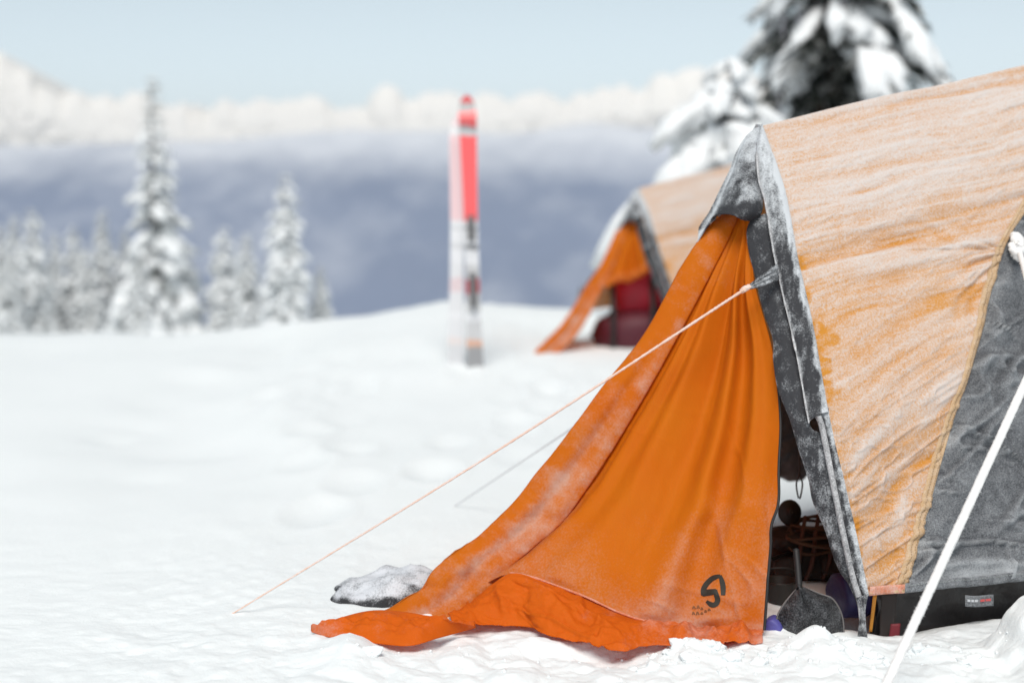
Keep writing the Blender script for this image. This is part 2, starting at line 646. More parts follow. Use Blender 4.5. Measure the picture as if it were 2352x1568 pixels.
MS = 0.45
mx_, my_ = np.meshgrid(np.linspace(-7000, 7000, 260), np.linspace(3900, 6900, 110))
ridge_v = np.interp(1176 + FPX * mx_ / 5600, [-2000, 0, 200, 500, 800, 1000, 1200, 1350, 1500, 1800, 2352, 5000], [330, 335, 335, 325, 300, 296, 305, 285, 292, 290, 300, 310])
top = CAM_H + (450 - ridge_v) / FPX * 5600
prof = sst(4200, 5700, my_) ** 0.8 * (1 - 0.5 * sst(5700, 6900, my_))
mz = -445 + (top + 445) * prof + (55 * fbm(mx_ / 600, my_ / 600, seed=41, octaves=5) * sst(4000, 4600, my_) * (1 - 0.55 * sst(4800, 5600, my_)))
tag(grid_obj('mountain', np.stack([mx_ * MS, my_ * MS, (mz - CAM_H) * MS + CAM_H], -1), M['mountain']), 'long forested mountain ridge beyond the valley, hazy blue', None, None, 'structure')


def cloud_mat():
    m, n, l, out = new_mat('cloud')
    d = N(n, 'ShaderNodeBsdfDiffuse')
    d.inputs['Color'].default_value = (0.97, 0.945, 0.90, 1)
    t = N(n, 'ShaderNodeBsdfTranslucent')
    t.inputs['Color'].default_value = (0.97, 0.945, 0.90, 1)
    x = N(n, 'ShaderNodeMixShader')
    x.inputs[0].default_value = 0.08
    l.new(d.outputs[0], x.inputs[1])
    l.new(t.outputs[0], x.inputs[2])
    l.new(x.outputs[0], out.inputs['Surface'])
    return m


M['cloud'] = cloud_mat()
CLY = 3900.0
cu = np.linspace(-520, 2880, 620)
ct = np.linspace(0, 1, 70)
CU, CT = np.meshgrid(cu, ct)
topv = np.interp(cu, [-900, -100, 0, 60, 150, 300, 480, 650, 800, 1000, 1180, 1300, 1500, 1640, 1760, 1900, 2100, 2352, 3300], [120, 130, 135, 172, 200, 212, 226, 228, 216, 225, 202, 200, 176, 145, 172, 195, 205, 210, 200])
topv0 = topv + 40
gc = np.random.default_rng(51)
NP_ = 2200
pu = gc.uniform(-560, 2920, NP_)
pr_ = 5 + 42 * gc.random(NP_) ** 4
pv_ = np.interp(pu, cu, topv0) + gc.random(NP_) ** 1.3 * 190 - 8 - 8 * gc.random(NP_)
topv = topv0.copy()
for a_, b_, r_ in zip(pu, pv_, pr_):
    k = np.abs(cu - a_) < r_
    topv[k] = np.minimum(topv[k], b_ - np.sqrt(r_ ** 2 - (cu[k] - a_) ** 2))
topv = topv + 20 * fbm(cu / 130, 1.5, seed=55, octaves=6, gain=.62)
tops = topv0 - 14
CV = tops[None] + CT * (440 - tops[None]) + (topv - tops)[None] * (1 - CT) ** 4
bil = np.zeros(CU.shape)
for a_, b_, r_ in zip(pu, pv_, pr_):
    j0, j1 = np.searchsorted(cu, [a_ - r_, a_ + r_])
    if j1 <= j0:
        continue
    d2 = r_ ** 2 - (CU[:, j0:j1] - a_) ** 2 - (CV[:, j0:j1] - b_) ** 2
    bil[:, j0:j1] = np.maximum(bil[:, j0:j1], np.sqrt(np.maximum(d2, 0)))
CYY = CLY + 160 * (1 - CT) ** 4 - 0.45 * bil + 12 * fbm(CU / 24, CV / 20, seed=54, octaves=3)
cpts = np.array([[P(CU[i, j], CV[i, j], CYY[i, j]) for j in range(CU.shape[1])] for i in range(CU.shape[0])])
back = cpts[:1] + np.array((0, 700.0, -60))
cpts = np.concatenate([back, cpts], 0)
tag(grid_obj('cloud_bank', cpts, M['cloud']), 'bank of cream white cloud lying along the mountain ridge', None, None, 'stuff')

hz, n_, l_, out_ = new_mat('haze')
pv = N(n_, 'ShaderNodeVolumePrincipled')
pv.inputs['Color'].default_value = (0.80, 0.86, 0.97, 1)
pv.inputs['Density'].default_value = 1.7e-4
pv.inputs['Anisotropy'].default_value = 0.0
l_.new(pv.outputs[0], out_.inputs['Volume'])
hb = np.array([(x, y, z) for z in (-212, 165) for y in (-1900, 3250) for x in (-3700, 3700)], float)
hazeo = mesh_obj('haze', hb, [(0, 2, 3, 1), (4, 5, 7, 6), (0, 1, 5, 4), (2, 6, 7, 3), (0, 4, 6, 2), (1, 3, 7, 5)], hz, None, False)
tag(hazeo, 'pale blue haze filling the valley air', None, None, 'stuff')

# ------------------------------------------------------------------ near tent: frame of reference
FOOT = G(1978, 1468)
AX = np.array((0.93, 0.3675, 0.0))         # axis, from the door to the rear
WN = np.array((0.3675, -0.93, 0.0))        # towards the near side
O = FOOT - 0.60 * WN
O[2] = 0.0
TF = Frame(O, math.atan2(-AX[1], -AX[0]))  # local x points out of the door


def MID(u, v, off=0.0):
    """point seen at (u, v) on the tent's middle plane (off metres towards the near side)"""
    cx, cy = (u - 1176) / FPX, (784 - v) / FPX
    d = np.array((cx, CP + cy * SP, -SP + cy * CP))
    o = O + off * WN
    c = np.array((0, 0, CAM_H))
    t = ((o - c) @ WN) / (d @ WN)
    return c + t * d


def arch_depth(v):
    top = MID(1751, 289)[1]
    return np.interp(v, [289, 386, 480, 600, 720, 950, 1160, 1365, 1480], [top, top - .075, top - .135, top - .20, top - .26, FOOT[1] + .14, FOOT[1] + .075, FOOT[1] + .025, FOOT[1]])


def AR(pts, off=0.0):
    return np.array([P(u, v, arch_depth(v) + off) for u, v in pts])


def refl(G_):
    q = (G_ - O) @ WN
    return G_ - 2 * q[..., None] * WN


tent = empty('expedition_tent', O, TF.ang)
tag(tent, 'large frosted orange and grey tent with open orange vestibule, nearest the camera', 'tent', 'tents pitched on the snow')

# arch lines (picture positions of the near leg)
REAR = [(1751, 289), (1787, 386), (1808, 458), (1830, 581), (1848, 660), (1869, 757), (1909, 974), (1943, 1118), (1972, 1247), (1996, 1366)]
SEAM = [(1741, 296), (1738, 350), (1743, 415), (1758, 466), (1779, 589), (1804, 701), (1830, 816), (1858, 971)]
POLE = [(1880, 955), (1891, 995), (1926, 1173), (1956, 1314), (1974, 1376)]
FLAPI = [(1722, 506), (1714, 535), (1722, 590), (1733, 632), (1754, 719), (1773, 772), (1776, 800), (1775, 826), (1787, 895), (1812, 960), (1830, 1020), (1854, 1095), (1868, 1154), (1898, 1225), (1920, 1295), (1957, 1354), (1972, 1395)]

RIDGE_UV = [(1751, 289), (1830, 269), (1950, 239), (2050, 216), (2150, 197), (2250, 174), (2352, 150), (2450, 129), (2560, 110)]
ridge = np.array([MID(u, v) for u, v in RIDGE_UV])
AC = (ridge[-1] - O) @ AX                  # the middle of the tent, along its axis


def reflx(G_):
    q = (G_ - O) @ AX
    return G_ + 2 * (AC - q)[..., None] * AX


# base line of the near wall
def BASE(u, v, off=0.0):
    return MID(u, v, 0.60 - 0.03 + off)


# seam between roof panel and grey side panel
SEAM2_UV = [(2560, 110), (2490, 235), (2420, 365), (2352, 491), (2326, 531), (2301, 585), (2261, 728), (2226, 845), (2180, 999), (2120, 1210), (2076, 1360)]


def near_wall(u, v):
    """a point on the near wall: bulges outwards between ridge and base"""
    vr = np.interp(u, [a for a, b in RIDGE_UV], [b for a, b in RIDGE_UV])
    t = np.clip((v - vr) / (1366 - vr), 0, 1)
    q = 0.57 * (t ** 0.72 * 0.75 + 0.25 * t)
    return MID(u, v, q)


seam2 = np.array([near_wall(u, v) for u, v in SEAM2_UV])
rear_edge = AR(REAR)
hem_l = np.array([rear_edge[-1], BASE(2036, 1362), seam2[-1]])
roof = coons(ridge, hem_l, rear_edge, seam2, 420, 420)


def pix(G_):
    d = G_ - np.array((0, 0, CAM_H))
    z = d[..., 1] * CP - d[..., 2] * SP
    y = d[..., 1] * SP + d[..., 2] * CP
    return 1176 + FPX * d[..., 0] / z, 784 - FPX * y / z


def roof_wrinkles(G_):
    U, V = pix(G_)
    # stream lines: dv/du = m(v)
    vv = np.linspace(-200, 1700, 2000)
    m = -(0.22 + 0.95 * sst(560, 1250, vv))
    T = np.r_[0, np.cumsum(0.5 * (1 / m[1:] + 1 / m[:-1]) * np.diff(vv))]
    c = U - np.interp(V, vv, T)
    wob = 40 * noise(U / 140, V / 140, seed=61)
    a = noise((c + wob) / 130, U / 420, seed=62)
    b = noise((c + wob) / 55, U / 200, seed=63)
    d = noise((c + wob) / 260, U / 700, seed=64)
    e = fbm(U / 30, V / 30, seed=65, octaves=3)
    # pulls radiating from the guy loop
    du, dv = U - 2325, V - 575
    ang = np.arctan2(dv, du)
    rr = np.hypot(du, dv)
    left = sst(0.35, -0.1, np.cos(ang)) * sst(-2.4, -3.0, np.where(ang > 0, ang - 6.283, ang))   # only towards the left and below
    left = sst(1.7, 2.1, np.where(ang < 0, ang + 6.283, ang)) * sst(3.75, 3.35, np.where(ang < 0, ang + 6.283, ang))
    p = (np.sin(ang * 15 + 3 * noise(rr / 90, ang * 2, seed=66)) + .5 * np.sin(ang * 31 + 1 + 4 * noise(rr / 70, ang * 3, seed=70))) * np.exp(-rr / 210) * sst(10, 60, rr) * left
    low = sst(700, 1150, V)
    k1 = fbm(U / 130 + V / 170, V / 48 + U / 75, seed=67, octaves=3)
    k2 = fbm(U / 60 - V / 150, V / 40 + U / 120, seed=167, octaves=2)
    crumple = (np.exp(-(k1 / .13) ** 2) + .7 * np.exp(-(k2 / .12) ** 2)) * (0.25 + .75 * low)
    f1 = noise((c + wob) / 24, U / 90, seed=73)
    f2 = noise((c + wob * 1.3) / 11, U / 45, seed=74)
    h = 0.0065 * d + 0.0060 * a + 0.0030 * b + 0.0010 * f1 + 0.0060 * p + 0.0060 * crumple
    s = np.linspace(0, 1, G_.shape[1])[None, :]
    t = np.linspace(0, 1, G_.shape[0])[:, None]
    h = h * sst(0, .02, s) * sst(0, .02, 1 - s) * sst(0, 0.015, t)
    fr = 0.88 - 0.56 * sst(260, 820, V) + 0.24 * a + 0.34 * b + 0.16 * d + 0.10 * e + 0.26 * f1 + 0.12 * f2 + 0.3 * p + 0.30 * crumple * (.3 + .7 * low)
    # bare strip next to the arch, scalloped
    ue = np.interp(V, [p_[1] for p_ in REAR], [p_[0] for p_ in REAR])
    wd = (24 + 34 * noise(V / 17, U / 26, seed=68) + 26 * noise(V / 48, U / 60, seed=69)) * sst(560, 640, V) * (1 - 0.7 * sst(860, 1000, V))
    fr = fr - (0.62 + .5 * noise(U / 14, V / 14, seed=75)) * sst(12, -10, (U - ue) - wd) * sst(0, 12, wd)
    fr = fr - 0.35 * sst(60, 0, rr)
    return h, fr


h, fr_ = roof_wrinkles(roof)
nr = to_cam(normals(roof), roof)
roof = roof + nr * h[..., None]
roof_o = grid_obj('roof_panel', roof, M['tan'], tent, TF, {'frost': fr_})
roof_lite, fr_lite = roof[::6, ::6], fr_[::6, ::6]
grid_obj('roof_panel', refl(roof_lite[:58]), M['tan'], tent, TF, {'frost': fr_lite[:58]})
grid_obj('roof_panel', reflx(roof_lite), M['tan'], tent, TF, {'frost': fr_lite})
grid_obj('roof_panel', reflx(refl(roof_lite)), M['tan'], tent, TF, {'frost': fr_lite})


def offset_toward_cam(G_, d):
    return G_ + to_cam(normals(G_), G_) * d


# seam tape with its stitches, and the salmon patch by the guy loop
ns_, nt_ = roof.shape[1], roof.shape[0]
k0 = int(ns_ * 0.955)


def tape_strip(widths):
    """strip of the roof surface along its right edge"""
    rows = []
    for i in range(40, nt_):
        row = roof[i]
        L = np.r_[0, np.cumsum(np.linalg.norm(np.diff(row[::-1], axis=0), axis=1))]
        rows.append([[np.interp(wd, L, row[::-1][:, k]) for k in range(3)] for wd in widths])
    return np.array(rows)


tp = tape_strip(np.linspace(-0.0005, 0.036, 9))
nn = to_cam(normals(tp), tp)
prof_ = np.array([.0005, .0045, .005, .0042, .004, .0045, .0048, .0045, .0008])
tapeG = tp + nn * prof_[None, :, None]
tU, tV = pix(tapeG)
tape_o = grid_obj('seam_tape', tapeG, M['tape'], roof_o, TF, {'frost': 0.15 * fbm(tU / 14, tV / 14, seed=71) + 0.05})


def stitches(name, line, nrm, mat, parent, step=0.0075, ln=0.0042, wd=0.0012):
    so = Soup()
    L = np.r_[0, np.cumsum(np.linalg.norm(np.diff(line, axis=0), axis=1))]
    for s in np.arange(step, L[-1] - step, step):
        p = np.array([np.interp(s, L, line[:, k]) for k in range(3)])
        q = np.array([np.interp(s + ln, L, line[:, k]) for k in range(3)])
        n_ = np.array([np.interp(s, L, nrm[:, k]) for k in range(3)])
        n_ /= np.linalg.norm(n_)
        t_ = (q - p) / np.linalg.norm(q - p)
        b_ = np.cross(n_, t_) * wd / 2
        up = n_ * 0.0011
        v = [p - b_ - up, p + b_ - up, q + b_ - up, q - b_ - up, p - b_ + up, p + b_ + up, q + b_ + up, q - b_ + up]
        so.add(v, [(4, 5, 6), (4, 6, 7), (0, 1, 5), (0, 5, 4), (1, 2, 6), (1, 6, 5), (2, 3, 7), (2, 7, 6), (3, 0, 4), (3, 4, 7)])
    o_ = so.build(name, mat, parent, False, TF)
    o_['kind'] = 'stuff'
    return o_


M['thread'] = plain('thread', (0.30, 0.19, 0.11), 0.8)
M['greythread'] = plain('grey_thread', (0.35, 0.37, 0.36), 0.8)
stitches('stitching', tapeG[:, 2], nn[:, 2], M['thread'], roof_o)
stitches('stitching', tapeG[:, 5], nn[:, 5], M['thread'], roof_o)

# hem of the roof panel
hemc = curve(hem_l, 60)
hemn = np.repeat(nr[-2:-1, ::7][:, :60], 1, 0)[0]
hemn = np.array([np.interp(np.linspace(0, 1, 60), np.linspace(0, 1, ns_), nr[-3, :, k]) for k in range(3)]).T
UPV = np.array((0, 0, 1.0))


def hem(line, nrm, hgt, mat, parent, name='hem', th=0.004, frost=0.25, seed=1):
    rows = []
    wob = 0.0025 * noise(np.arange(len(line)) / 4.0, 0.5, seed=seed)
    for a, b in ((0.0, -0.001), (0.02, th), (0.3, th), (0.7, th * 0.8), (0.95, th), (1.0, -0.001)):
        rows.append(line + UPV * (hgt * (1 - a) - 0.002)[..., None] * 1.0 + nrm * (b + wob)[..., None] if False else line + UPV * (hgt * (1 - a) - 0.002) + nrm * (b + wob)[:, None])
    G_ = np.array(rows)
    U, V = pix(G_)
    return grid_obj(name, G_, mat, parent, TF, {'frost': frost + 0.35 * fbm(U / 12, V / 12, seed=seed + 3)}), G_


hem(hemc, hemn, 0.022, M['salmon'], roof_o, seed=5)

# grey side panel: a triangle between the two seams
seam2m = reflx(seam2)
nside, tside = 460, 260
A_, B_ = curve(seam2, tside), curve(seam2m, tside)
s = np.linspace(0, 1, nside) ** 1.25
side = A_[:, None] * (1 - s[None, :, None]) + B_[:, None] * s[None, :, None]
side = side + WN * (0.05 * np.sin(np.pi * s)[None, :, None])
U, V = pix(side)


def creases(U, V, seed, k=1.0):
    """crumpled cloth: sharp folds from several directions"""
    h = 0
    for j, (ang, sc) in enumerate(((0.5, 95), (-0.75, 120), (0.15, 70), (1.2, 110))):
        c, s_ = math.cos(ang), math.sin(ang)
        a = (c * U + s_ * V) / (sc * 2.2)
        b = (-s_ * U + c * V) / (sc * 0.62)
        n_ = fbm(a, b, seed=seed + j, octaves=2)
        h = h + np.exp(-(n_ / 0.10) ** 2) * sst(-.1, .5, noise(a * 0.9, b * 0.6, seed=seed + 20 + j))
    return h * k


cr = creases(U, V, 81)
lowf = sst(1180, 1330, V)
fold = np.exp(-((V - (1302 - 0.07 * (U - 2200) + 10 * noise(U / 60, 2, seed=90))) / 9) ** 2) * sst(2120, 2180, U)
h = 0.0220 * cr + 0.012 * fbm(U / 110, V / 90, seed=86, octaves=3) + 0.010 * fold + .0018 * fbm(U / 18, V / 18, seed=89, octaves=2)
h = h * sst(0, .02, s)[None, :] * sst(0, 0.02, 1 - s)[None, :]
fr_ = 0.22 + 0.40 * cr + 0.22 * fbm(U / 60, V / 50, seed=87, octaves=4) - 0.25 * creases(U + 7, V + 9, 81) + 0.75 * sst(1265, 1325, V + 14 * noise(U / 30, V / 30, seed=88)) * sst(2090, 2230, U) * sst(1352, 1335, V) + 0.25 * fold
sn = to_cam(normals(side), side)
side = side + sn * (h + 0.001)[..., None]
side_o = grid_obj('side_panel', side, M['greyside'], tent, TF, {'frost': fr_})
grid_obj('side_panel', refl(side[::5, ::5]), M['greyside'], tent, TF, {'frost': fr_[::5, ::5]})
hl = side[-1, ::3]
hn = sn[-3, ::3]
ho, hG = hem(hl, hn, 0.024, M['greyside'], side_o, frost=0.42, seed=7)
stitches('stitching', hG[2] + hn * 0.0005, hn, M['greythread'], side_o, step=0.008)

# care label hanging from the hem
lu0, lu1, lv0, lv1 = 2217, 2282, 1372, 1392
LB = lambda u, v, d=0.0: BASE(u, v, 0.018 + d)
lab = np.array([[LB(u, v + 1.5 * math.sin((u - lu0) / 14)) for u in np.linspace(lu0, lu1, 12)] for v in np.linspace(lv0 - 6, lv1, 6)])
lab_o = grid_obj('care_label', lab, M['greyside'], side_o, TF, {'frost': np.full(lab.shape[:2], 0.38)}, thick=0.0012)
M['whiteprint'] = plain('white_print', (0.62, 0.64, 0.66), 0.8, scale=900)
M['redprint'] = plain('red_print', (0.62, 0.10, 0.10), 0.8, scale=900)
for (a, b, c_, mm) in ((2222, 2229, 1375, 'whiteprint'), (2231, 2237, 1375, 'whiteprint'), (2239, 2246, 1375, 'whiteprint'), (2252, 2262, 1375, 'redprint'), (2264, 2276, 1375, 'redprint')):
    q = np.array([[LB(u, v + 1.5 * math.sin((u - lu0) / 14), 0.003) for u in np.linspace(a, b, 4)] for v in (c_, c_ + 5.5)])
    grid_obj('print_mark', q, M[mm], lab_o, TF)

# ------------------------------------------------------------------ near tent: front arch
def arch_strip(name, a, b, ns, nt, mat, parent, bulge=0.0, frost=None, push=0.0, wr=0.0, seed=0, two=None):
    G_ = loft(a, b, ns, nt)
    s = np.linspace(0, 1, ns)[None, :]
    n_ = to_cam(normals(G_), G_)
    U, V = pix(G_)
    h = push + bulge * np.sin(np.pi * s) ** 0.7 + wr * fbm(U / 28, V / 60, seed=seed, octaves=3)
    G_ = G_ + n_ * np.broadcast_to(h, G_.shape[:2])[..., None]
    f = frost(U, V, s) if frost else np.zeros(U.shape)
    o_ = grid_obj(name, G_, mat, parent, TF, {'frost': f})
    return o_, G_, f


# pole sleeve band
def fr_sleeve(U, V, s):
    up = sst(620, 420, V)
    return -0.05 + 0.75 * sst(0.62, 0.85, s + 0.25 * fbm(U / 10, V / 30, seed=101)) + 0.75 * up + 0.55 * sst(0.12, 0.0, s) + 0.42 * fbm(U / 9, V / 40, seed=102, octaves=3)


seam_pts = AR(SEAM, -0.004)
rear_up = AR([p for p in REAR if p[1] <= 958] + [(1903, 948)], -0.002)
sleeve_o, sleeve_G, _ = arch_strip('pole_sleeve', seam_pts, rear_up, 26, 260, M['grey'], tent, 0.012, fr_sleeve, 0.003, 0.0025, 103)
sl, sf = sleeve_G[::4, ::3], None
for rf in (reflx, lambda g: reflx(refl(g)), refl):
    far_sleeve = grid_obj('pole_sleeve', rf(sl), M['grey'], tent, TF, {'frost': fr_sleeve(*pix(sl), np.linspace(0, 1, sl.shape[1])[None, :])})
# piping along the seam, crusted with frost
M['piping'] = fabric('piping', (0.10, 0.105, 0.115), amount=0.50, spread=0.6, trans=0, scale=500)
pip = curve(AR(SEAM[1:], -0.016), 160)
tube('piping', pip, 0.0022 + 0.0012 * noise(np.arange(160) / 5.0, 0.3, seed=104), M['piping'], sleeve_o, TF, 8)

# lower leg of the arch: cloth behind the pole, bare pole, frosted edge
lower_a = AR([(1850, 930), (1887, 995), (1920, 1173), (1950, 1314), (1968, 1380)], 0.012)
lower_b = AR([(1903, 935), (1909, 974), (1943, 1118), (1972, 1247), (1996, 1366)], -0.004)


def fr_low(U, V, s):
    return 0.05 + 0.5 * sst(0.55, 0.8, s) + 0.45 * fbm(U / 8, V / 14, seed=105, octaves=3)


arch_strip('arch_edge', lower_a, lower_b, 16, 160, M['grey'], tent, 0.004, fr_low, 0.0, 0.002, 106)
tube('tent_pole', curve(AR(POLE + [(1981, 1430), (1983, 1480)], -0.006), 80), 0.0072, M['pole'], tent, TF, 12)
tube('tent_pole', refl(curve(AR(POLE + [(1981, 1430), (1983, 1480)], -0.006), 40)), 0.0072, M['pole'], tent, TF, 8)
# foot strap
fs = loft(AR([(1966, 1372), (1976, 1400), (1972, 1440), (1966, 1486)], -0.012), AR([(1995, 1362), (1988, 1400), (1990, 1440), (1996, 1486)], -0.012), 10, 40)
U, V = pix(fs)
grid_obj('foot_strap', fs + to_cam(normals(fs), fs) * (0.006 * np.abs(np.sin(np.linspace(0, 3 * math.pi, 10)))[None, :, None]), M['grey'], tent, TF, {'frost': 0.28 + 0.4 * fbm(U / 7, V / 12, seed=107)})

# storm flap, hanging forward of the sleeve with a wavy free edge
flap_a = AR(FLAPI, 0.035)
flap_b = AR([(1760, 490)] + SEAM[4:] + [(1891, 1010), (1926, 1173), (1956, 1314), (1974, 1376)], 0.006)


def fr_flap(U, V, s):
    return -0.18 + 0.4 * sst(560, 470, V) + 0.45 * fbm(U / 16, V / 26, seed=108, octaves=4) + 0.25 * sst(860, 1060, V) + 0.25 * sst(0.07, 0, s)


flap_o, flap_G, flf = arch_strip('storm_flap', flap_a, flap_b, 40, 300, M['grey'], tent, 0.008, fr_flap, 0.0, 0.006, 109)
far_flap = grid_obj('storm_flap', refl(flap_G[::4, ::4]), M['grey'], tent, TF, {'frost': flf[::4, ::4]})

# hood over the door
hood_l = np.array([MID(u, v) for u, v in [(1741, 294), (1707, 329), (1679, 404), (1653, 458), (1634, 500), (1610, 540), (1600, 558)]])
hood_m = [(1742, 297), (1738, 350), (1743, 415), (1752, 455), (1748, 490), (1722, 507)]
hood_b = [MID(1601, 559, 0.002), MID(1632, 524, 0.03), MID(1650, 501, 0.05), MID(1689, 499, 0.11), P(1722, 507, arch_depth(507) + .02)]
HG = coons(np.array([hood_l[0], hood_l[0] + (AR(hood_m)[0] - hood_l[0])]), np.array(hood_b), hood_l, np.vstack([AR(hood_m[:-1], 0.004), hood_b[-1][None]]), 60, 90)
U, V = pix(HG)
hs = np.linspace(0, 1, 60)[None, :]
HG = HG + to_cam(normals(HG), HG) * (0.012 * np.sin(np.pi * hs) + 0.005 * fbm(U / 40, V / 40, seed=110) * np.sin(np.pi * hs))[..., None]
hf = 0.34 + 0.55 * sst(430, 320, V) + 0.6 * sst(0.16, 0.0, hs) + 0.5 * fbm(U / 22 + V / 50, V / 34, seed=111, octaves=4) - 0.55 * sst(455, 495, V) * sst(0.08, 0.3, hs)
grid_obj('door_hood', HG, M['grey'], tent, TF, {'frost': hf}, thick=0.003)
grid_obj('door_hood', refl(HG[::3, :14:2]), M['grey'], tent, TF, {'frost': hf[::3, :14:2]})

# webbing loop that holds the front guy rope
LY = arch_depth(640)
wa = np.array([P(1785, 606, LY - .02), P(1752, 630, LY - .035), P(1722, 653, LY - .05)])
wb = np.array([P(1789, 643, LY - .02), P(1757, 655, LY - .035), P(1722, 664, LY - .05)])
WG = loft(wa, wb, 22, 40)
wsn = to_cam(normals(WG), WG)
WG = WG + wsn * (0.0025 * np.abs(np.sin(np.linspace(0, 3 * math.pi, 22)))[None, :, None])
U, V = pix(WG)
grid_obj('guy_loop', WG, M['grey'], tent, TF, {'frost': 0.12 + 0.5 * np.abs(np.sin(np.linspace(0, 3 * math.pi, 22)))[None, :] * (0.6 + 0.6 * noise(U / 9, V / 9, seed=112))}, thick=0.003)

# ------------------------------------------------------------------ near tent: orange vestibule
RDG = [(1690, 470), (1632, 515), (1599, 560), (1560, 622), (1480, 768), (1390, 880), (1330, 962), (1268, 1043), (1230, 1088), (1186, 1146), (1124, 1209), (1057, 1262), (999, 1305), (966, 1353), (927, 1381), (865, 1413)]
FOLD = [(1694, 500), (1678, 540), (1650, 596), (1600, 692), (1530, 822), (1450, 962), (1369, 1091), (1297, 1192), (1239, 1245), (1177, 1298), (1115, 1370), (1047, 1430)]
rdg = np.array([MID(u, v, 0.0) for u, v in RDG])
fold = np.array([MID(u, v, 0.03 + 0.05 * i / (len(FOLD) - 1)) for i, (u, v) in enumerate(FOLD)])
SG = loft(rdg, fold, 60, 330)
ss = np.linspace(0, 1, 60)[None, :]
U, V = pix(SG)
n_ = to_cam(normals(SG), SG)
valley = np.exp(-((ss - 0.55) / 0.16) ** 2)
low = sst(1000, 1300, V)
SG = SG + n_ * (0.012 * np.sin(np.pi * ss) ** 0.6 - 0.014 * valley * sst(700, 1000, V) + 0.010 * fbm(U / 60 + V / 90, V / 50 - U / 70, seed=121, octaves=3) * low + 0.004 * fbm(U / 80, V / 80, seed=122))[..., None]
sfr = -0.12 + 0.30 * sst(560, 800, V) * np.exp(-((ss - 0.85) / 0.2) ** 2) + (0.62 * np.exp(-((ss - 0.48) / 0.15) ** 2) + 0.10) * sst(880, 1120, V) + 0.40 * fbm(U / 45 + V / 120, V / 30 - U / 60, seed=123, octaves=4) - 0.15 * sst(1330, 1420, V)
strip_o = grid_obj('ridge_strip', SG, M['orange'], tent, TF, {'frost': sfr}, thick=0.002)

# door panel
dtop = np.array([MID(1694, 500, 0.02), P(1728, 500, arch_depth(505) + .03)])
ZIP = [(1728, 500), (1732, 640), (1772, 790), (1787, 895), (1792, 988), (1788, 1080), (1787, 1154), (1772, 1202), (1769, 1254), (1763, 1321), (1754, 1452)]
zipc = np.array([P(u, v, np.interp(v, [500, 800, 900, 1150, 1452], [arch_depth(500) + .03, arch_depth(800) + .07, arch_depth(900) + .07, FOOT[1] + 0.10, FOOT[1] + .01])) for u, v in ZIP])
dfold = np.array([MID(u, v, 0.02 + 0.045 * i / (len(FOLD) - 1)) for i, (u, v) in enumerate(FOLD[:-2])] + [MID(1096, 1350, .045)])
dbot = np.array([dfold[-1], P(1182, 1318, 3.41), P(1330, 1365, 3.345), P(1426, 1408, 3.31), P(1499, 1429, 3.30), P(1600, 1442, 3.30), zipc[-1]])
DG = coons(dtop, dbot, dfold, zipc, 300, 330)
U, V = pix(DG)
sN = np.linspace(0, 1, 300)[None, :]
tN = np.linspace(0, 1, 330)[:, None]


def pleat(c, wd, sk=0.0):
    x = (sN - c - sk * tN) / wd
    return np.exp(-x * x)


sag = 0.03 * np.sin(np.pi * sN) * np.sin(np.pi * np.clip(tN * 1.1, 0, 1))
pl = (0.030 * pleat(.30, .07, .0) + 0.034 * pleat(.62, .055, .02) + 0.026 * pleat(.84, .05, .0) - 0.028 * pleat(.47, .08, .03) - 0.022 * pleat(.74, .05, .0) + 0.018 * pleat(.12, .05, 0.02)) * .72 * (0.25 + 0.75 * np.sin(np.pi * np.clip(tN * 0.85 + .1, 0, 1))) * sst(0, .06, 1 - sN) * sst(0, .05, sN)
pl = pl * (0.45 + 0.55 * sst(0, .25, tN))
fine = 0.006 * fbm(sN * 6 + .6 * noise(tN * 2, sN * 3, seed=137), tN * 1.6, seed=136, octaves=3) * sst(0, .3, tN) + 0.0035 * fbm(U / 55 + V / 200, V / 130, seed=131, octaves=3) + 0.0045 * creases(U * .8, V * .55, 135, 0.7) * sst(700, 1300, V)
dn = to_cam(normals(DG), DG)
DG = DG + dn * ((pl - sag + fine) * sst(0, 0.03, tN) * sst(0, .02, 1 - tN))[..., None]
dfr = -0.34 + 0.16 * creases(U * .8, V * .55, 135, .7) * sst(900, 1300, V) + 0.32 * fbm(U / 120, V / 160, seed=132, octaves=4) + 0.40 * sst(1000, 1350, V) + 0.22 * sst(.1, 0, sN) * sst(900, 1100, V) + 0.4 * sst(1340, 1450, V) * (0.4 + fbm(U / 40, V / 30, seed=133)) * sst(1300, 1500, U)
dfr = dfr + 0.25 * pleat(.62, .03, .02) * sst(.5, .9, tN)
door_o = grid_obj('door_panel', DG, M['orange'], tent, TF, {'frost': dfr}, thick=0.0015)
# zip: black tape and coil down the free edge
zl = DG[120:, -1]
zo = tube('zipper', zl[::3] + np.array((0.001, -0.002, 0)), 0.0034, M['black'], door_o, TF, 6)
# bottom seam
bl = DG[-1, 46:250]
tube('seam', bl[::3] + dn[-2, 46:250:3] * 0.004, 0.0032 + 0.001 * noise(np.arange(80) / 3.0, 1, seed=3)[:len(bl[::3])], M['salmon'], door_o, TF, 6)

# far side of the vestibule, closed (seen from inside through the door gap)
FG = refl(DG[::4, ::4])
grid_obj('door_panel', FG, M['orange'], tent, TF, {'frost': dfr[::4, ::4]})
FS = refl(SG[::4, ::4])
grid_obj('ridge_strip', FS, M['orange'], tent, TF, {'frost': sfr[::4, ::4]})

